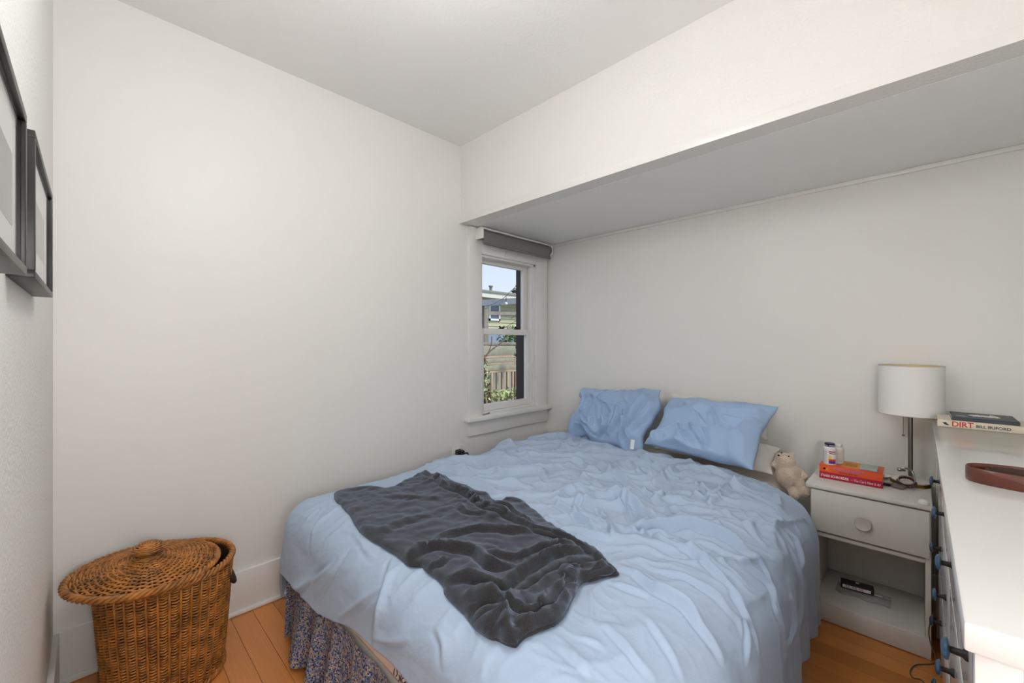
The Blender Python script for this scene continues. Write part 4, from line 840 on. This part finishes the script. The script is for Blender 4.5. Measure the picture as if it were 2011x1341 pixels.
mk('roof', [(6.7, 10.40, 3.04), (16.3, 10.40, 3.04), (16.3, 13.5, 3.55), (6.7, 13.5, 3.55), (6.7, 10.40, 3.10), (16.3, 10.40, 3.10), (16.3, 13.5, 3.62), (6.7, 13.5, 3.62)], [(0,1,2,3), (4,5,6,7), (0,1,5,4), (2,3,7,6), (0,3,7,4), (1,2,6,5)], ROOF, hs)
vp = onY(964, 566, 12); B().lathe([(.06, vp[2]-.35), (.06, vp[2]+.05), (.09, vp[2]+.05), (.09, vp[2]+.10)], (vp[0], 12, 0), 'z', 12).build('vent_pipe', ROOF, hs, True, 40)
for (xa, xb_) in (((onY(959, 610, 11)[0]), onY(981, 610, 11)[0]), (9.35, 9.85)):
    wf = B(); za, zb = 2.12, 2.75; wd = .07
    wf.box((xa, 10.95, za), (xa+wd, 11.02, zb)); wf.box((xb_-wd, 10.95, za), (xb_, 11.02, zb)); wf.box((xa, 10.95, za), (xb_, 11.02, za+wd)); wf.box((xa, 10.95, zb-wd), (xb_, 11.02, zb)); o = wf.build('window_frame', WTR, hs)
    box('pane', (xa+wd, 10.985, za+wd), (xb_-wd, 11.0, zb-wd), GLD, o, 0)
# pergola
WTH = M('weathered_timber', (128, 122, 112), .85, vary=(8, .25), stretch=(1, 6, 1)); DKB = M('blue_grey_beam', (104, 112, 122), .8, vary=(6, .15))
pg = out_thing('pergola', (6.2, 6.4, -.6), 'weathered grey timber pergola carrying a string of lights', 'pergola')
def bar(name, p, q, r, m, par):
    p, q = np.array(p, float), np.array(q, float); d_ = Vector(q-p); L_ = d_.length; R2 = Matrix.Translation(Vector((p+q)/2)) @ d_.to_track_quat('X', 'Z').to_matrix().to_4x4()
    return B().box((-L_/2, -r[0], -r[1]), (L_/2, r[0], r[1]), 0, R2).build(name, m, par)
pA, pB = onY(930, 596, 6.2), onY(1060, 588, 6.6); bar('beam', pA, pB, (.05, .065), DKB, pg)
pp = onY(952, 602, 6.25); box('post', (pp[0]-.055, 6.2, -.6), (pp[0]+.055, 6.31, pp[2]+.02), WTH, pg, 0)
pp2 = onY(1075, 602, 6.25); box('post', (pp2[0]-.055, 6.5, -.6), (pp2[0]+.055, 6.61, pA[2]), WTH, pg, 0)
bar('cross_rail', onY(930, 614, 6.3), onY(1060, 617, 6.3), (.03, .035), WTH, pg)
sl = out_thing('string_lights', tuple(onY(994, 590, 5.8)), 'dark wire of string lights with one white globe', 'string lights')
b = B(); W5 = lambda x, y, Y=6.16: onY(x, y, Y)
for wr_ in ([W5(930, 596, 6.2), W5(945, 600), W5(960, 600), W5(985, 588), W5(1005, 570), W5(1030, 545), W5(1070, 500)], [W5(930, 655), W5(985, 645), W5(1010, 632), W5(1035, 615), W5(1075, 590)], [W5(994, 580), W5(994, 592)], [W5(1019, 612), W5(1019, 622)], [W5(1020, 632), W5(1020, 638)], [W5(1004, 625), W5(1020, 614), W5(1040, 610)]): b.tube(smooth_line(wr_, 5), .006, 5)
b.build('wire', BLACKP, sl, True); B().ball(W5(994, 596), .030, (1, 1, 1), 2).build('globe_bulb', M('white_globe_bulb', (250, 250, 248), .3), sl, True)
for x, y in ((1019, 623), (1020.5, 637)): B().lathe([(.010, .03), (.022, .02), (.026, -.02), (.010, -.035)], W5(x, y), 'z', 10).build('bulb_socket', BLACKP, sl, True, 40)
# deck fence
FEN = M('fence_timber', (166, 146, 122), .85, vary=(7, .2), stretch=(6, 6, 1)); FEN2 = M('fence_boards_grey', (142, 140, 122), .85, vary=(6, .15))
fn = out_thing('deck_fence', (6, 6, -.6), 'weathered timber deck fence with balusters and wide top boards', 'fence')
fx0, fx1 = 4.4, 8.2; FY = 5.9
for nm, (ya, yb), m in (('top_rail', (672, 677), WTH), ('board', (679, 697), FEN2), ('rail', (699, 703), FEN), ('board', (704, 712), FEN2), ('rail', (713, 716), FEN), ('board', (717, 727), FEN2), ('rail', (728, 732), FEN)):
    a_ = onY(975, ya, FY)[2]; b_ = onY(975, yb, FY)[2]; box(nm, (fx0, FY, b_), (fx1, FY+.03+(.03 if 'rail' in nm else 0), a_), m, fn, .004)
zt = onY(975, 732, FY)[2]; x = fx0
while x < fx1: box('baluster', (x, FY, -.45), (x+.045, FY+.04, zt), FEN, fn, .003); x += .145
box('rail', (fx0, FY-.01, -.42), (fx1, FY+.06, -.34), FEN, fn, .004)
for xx in (4.6, 6.9): box('post', (xx, FY-.02, -.6), (xx+.09, FY+.08, onY(975, 672, FY)[2]), FEN, fn, .004)
sh = out_thing('garden_shed', (6.5, 8, -.6), 'low shed with blue-grey roof behind the deck fence', 'shed')
box('wall', (4.5, 8.0, -.6), (9.5, 9.5, 1.25), M('grey_shed', (150, 148, 136), .85), sh, 0)
mk('roof', [(4.3, 7.8, 1.25), (9.7, 7.8, 1.25), (9.7, 9.7, 1.62), (4.3, 9.7, 1.62), (4.3, 7.8, 1.30), (9.7, 7.8, 1.30), (9.7, 9.7, 1.68), (4.3, 9.7, 1.68)], [(0,1,2,3), (4,5,6,7), (0,1,5,4), (2,3,7,6), (0,3,7,4), (1,2,6,5)], M('blue_grey_roof', (112, 122, 134), .8, vary=(20, .15)), sh)
# plants
LEAF = M('leaf_green', (92, 128, 52), .6, vary=(3, .4)); BARK = M('vine_bark', (104, 82, 68), .9, vary=(20, .3)); LEAFP = M('leaf_pale', (150, 160, 110), .6, vary=(5, .3))
def leaves(bb, c, rad, n_, size):
    for _ in range(n_):
        v = RNG.normal(size=3); v /= np.linalg.norm(v); p = np.array(c) + v*np.array(rad)*RNG.random()**.4; a = RNG.normal(size=3); a /= np.linalg.norm(a); q = np.cross(a, v); q /= np.linalg.norm(q)+1e-9; s_ = size*(.6+.8*RNG.random())
        bb.add([p-a*s_, p+q*s_*.45, p+a*s_, p-q*s_*.45], [(0, 1, 2, 3)])
    return bb
vn = out_thing('climbing_vine', tuple(onY(955, 790, 5.2)*np.array((1, 1, 0))+np.array((0, 0, -.6))), 'tangled leafy vine on a trunk in front of the deck fence', 'vine')
b = B(); tv = onY(953, 760, 5.2)
for k in range(5): b.tube(smooth_line([(tv[0]+RNG.normal()*.05, 5.2+RNG.normal()*.04, z) for z in (-.6, -.1, .3, .7, 1.05)], 5), .016, 6)
b.tube(smooth_line([onY(949, 705, 5.2), onY(962, 690, 5.2), onY(985, 672, 5.2), onY(1003, 655, 5.3)], 5), .012, 6); b.tube(smooth_line([onY(955, 700, 5.2), onY(964, 680, 5.2), onY(966, 660, 5.2)], 5), .008, 6)
b.build('stem', BARK, vn, True); lb = B(); leaves(lb, (tv[0]-.02, 5.2, .55), (.13, .1, .6), 260, .030); lb.build('foliage', LEAFP, vn)['kind'] = 'stuff'
for c, rad, n_, m, lab in ((onY(1010, 662, 7.2), (.55, .3, .28), 420, LEAF, 'bright green bush above the top rail of the deck fence'), (onY(1024, 690, 5.5), (.14, .15, .16), 110, LEAF, 'small bright green plant near the dark window edge'), (onY(985, 775, 5.4), (.55, .15, .12), 260, LEAFP, 'low tangled shrub at the foot of the deck fence'), (onY(1035, 572, 15), (.9, .7, .5), 500, M('dark_leaf', (70, 84, 60), .7, vary=(2, .3)), 'dark tree top rising behind the neighbouring roof')):
    o = out_thing('garden_shrub', (c[0], c[1], -.6), lab, 'shrub'); leaves(B(), c, rad, n_, .045 if c[1] < 10 else .12).build('foliage', m, o)['kind'] = 'stuff' if False else 'stuff'
    B().tube([(c[0], c[1], -.6), (c[0]+.03, c[1], c[2])], .025 if c[1] < 10 else .12, 6).build('stem', BARK, o, True)
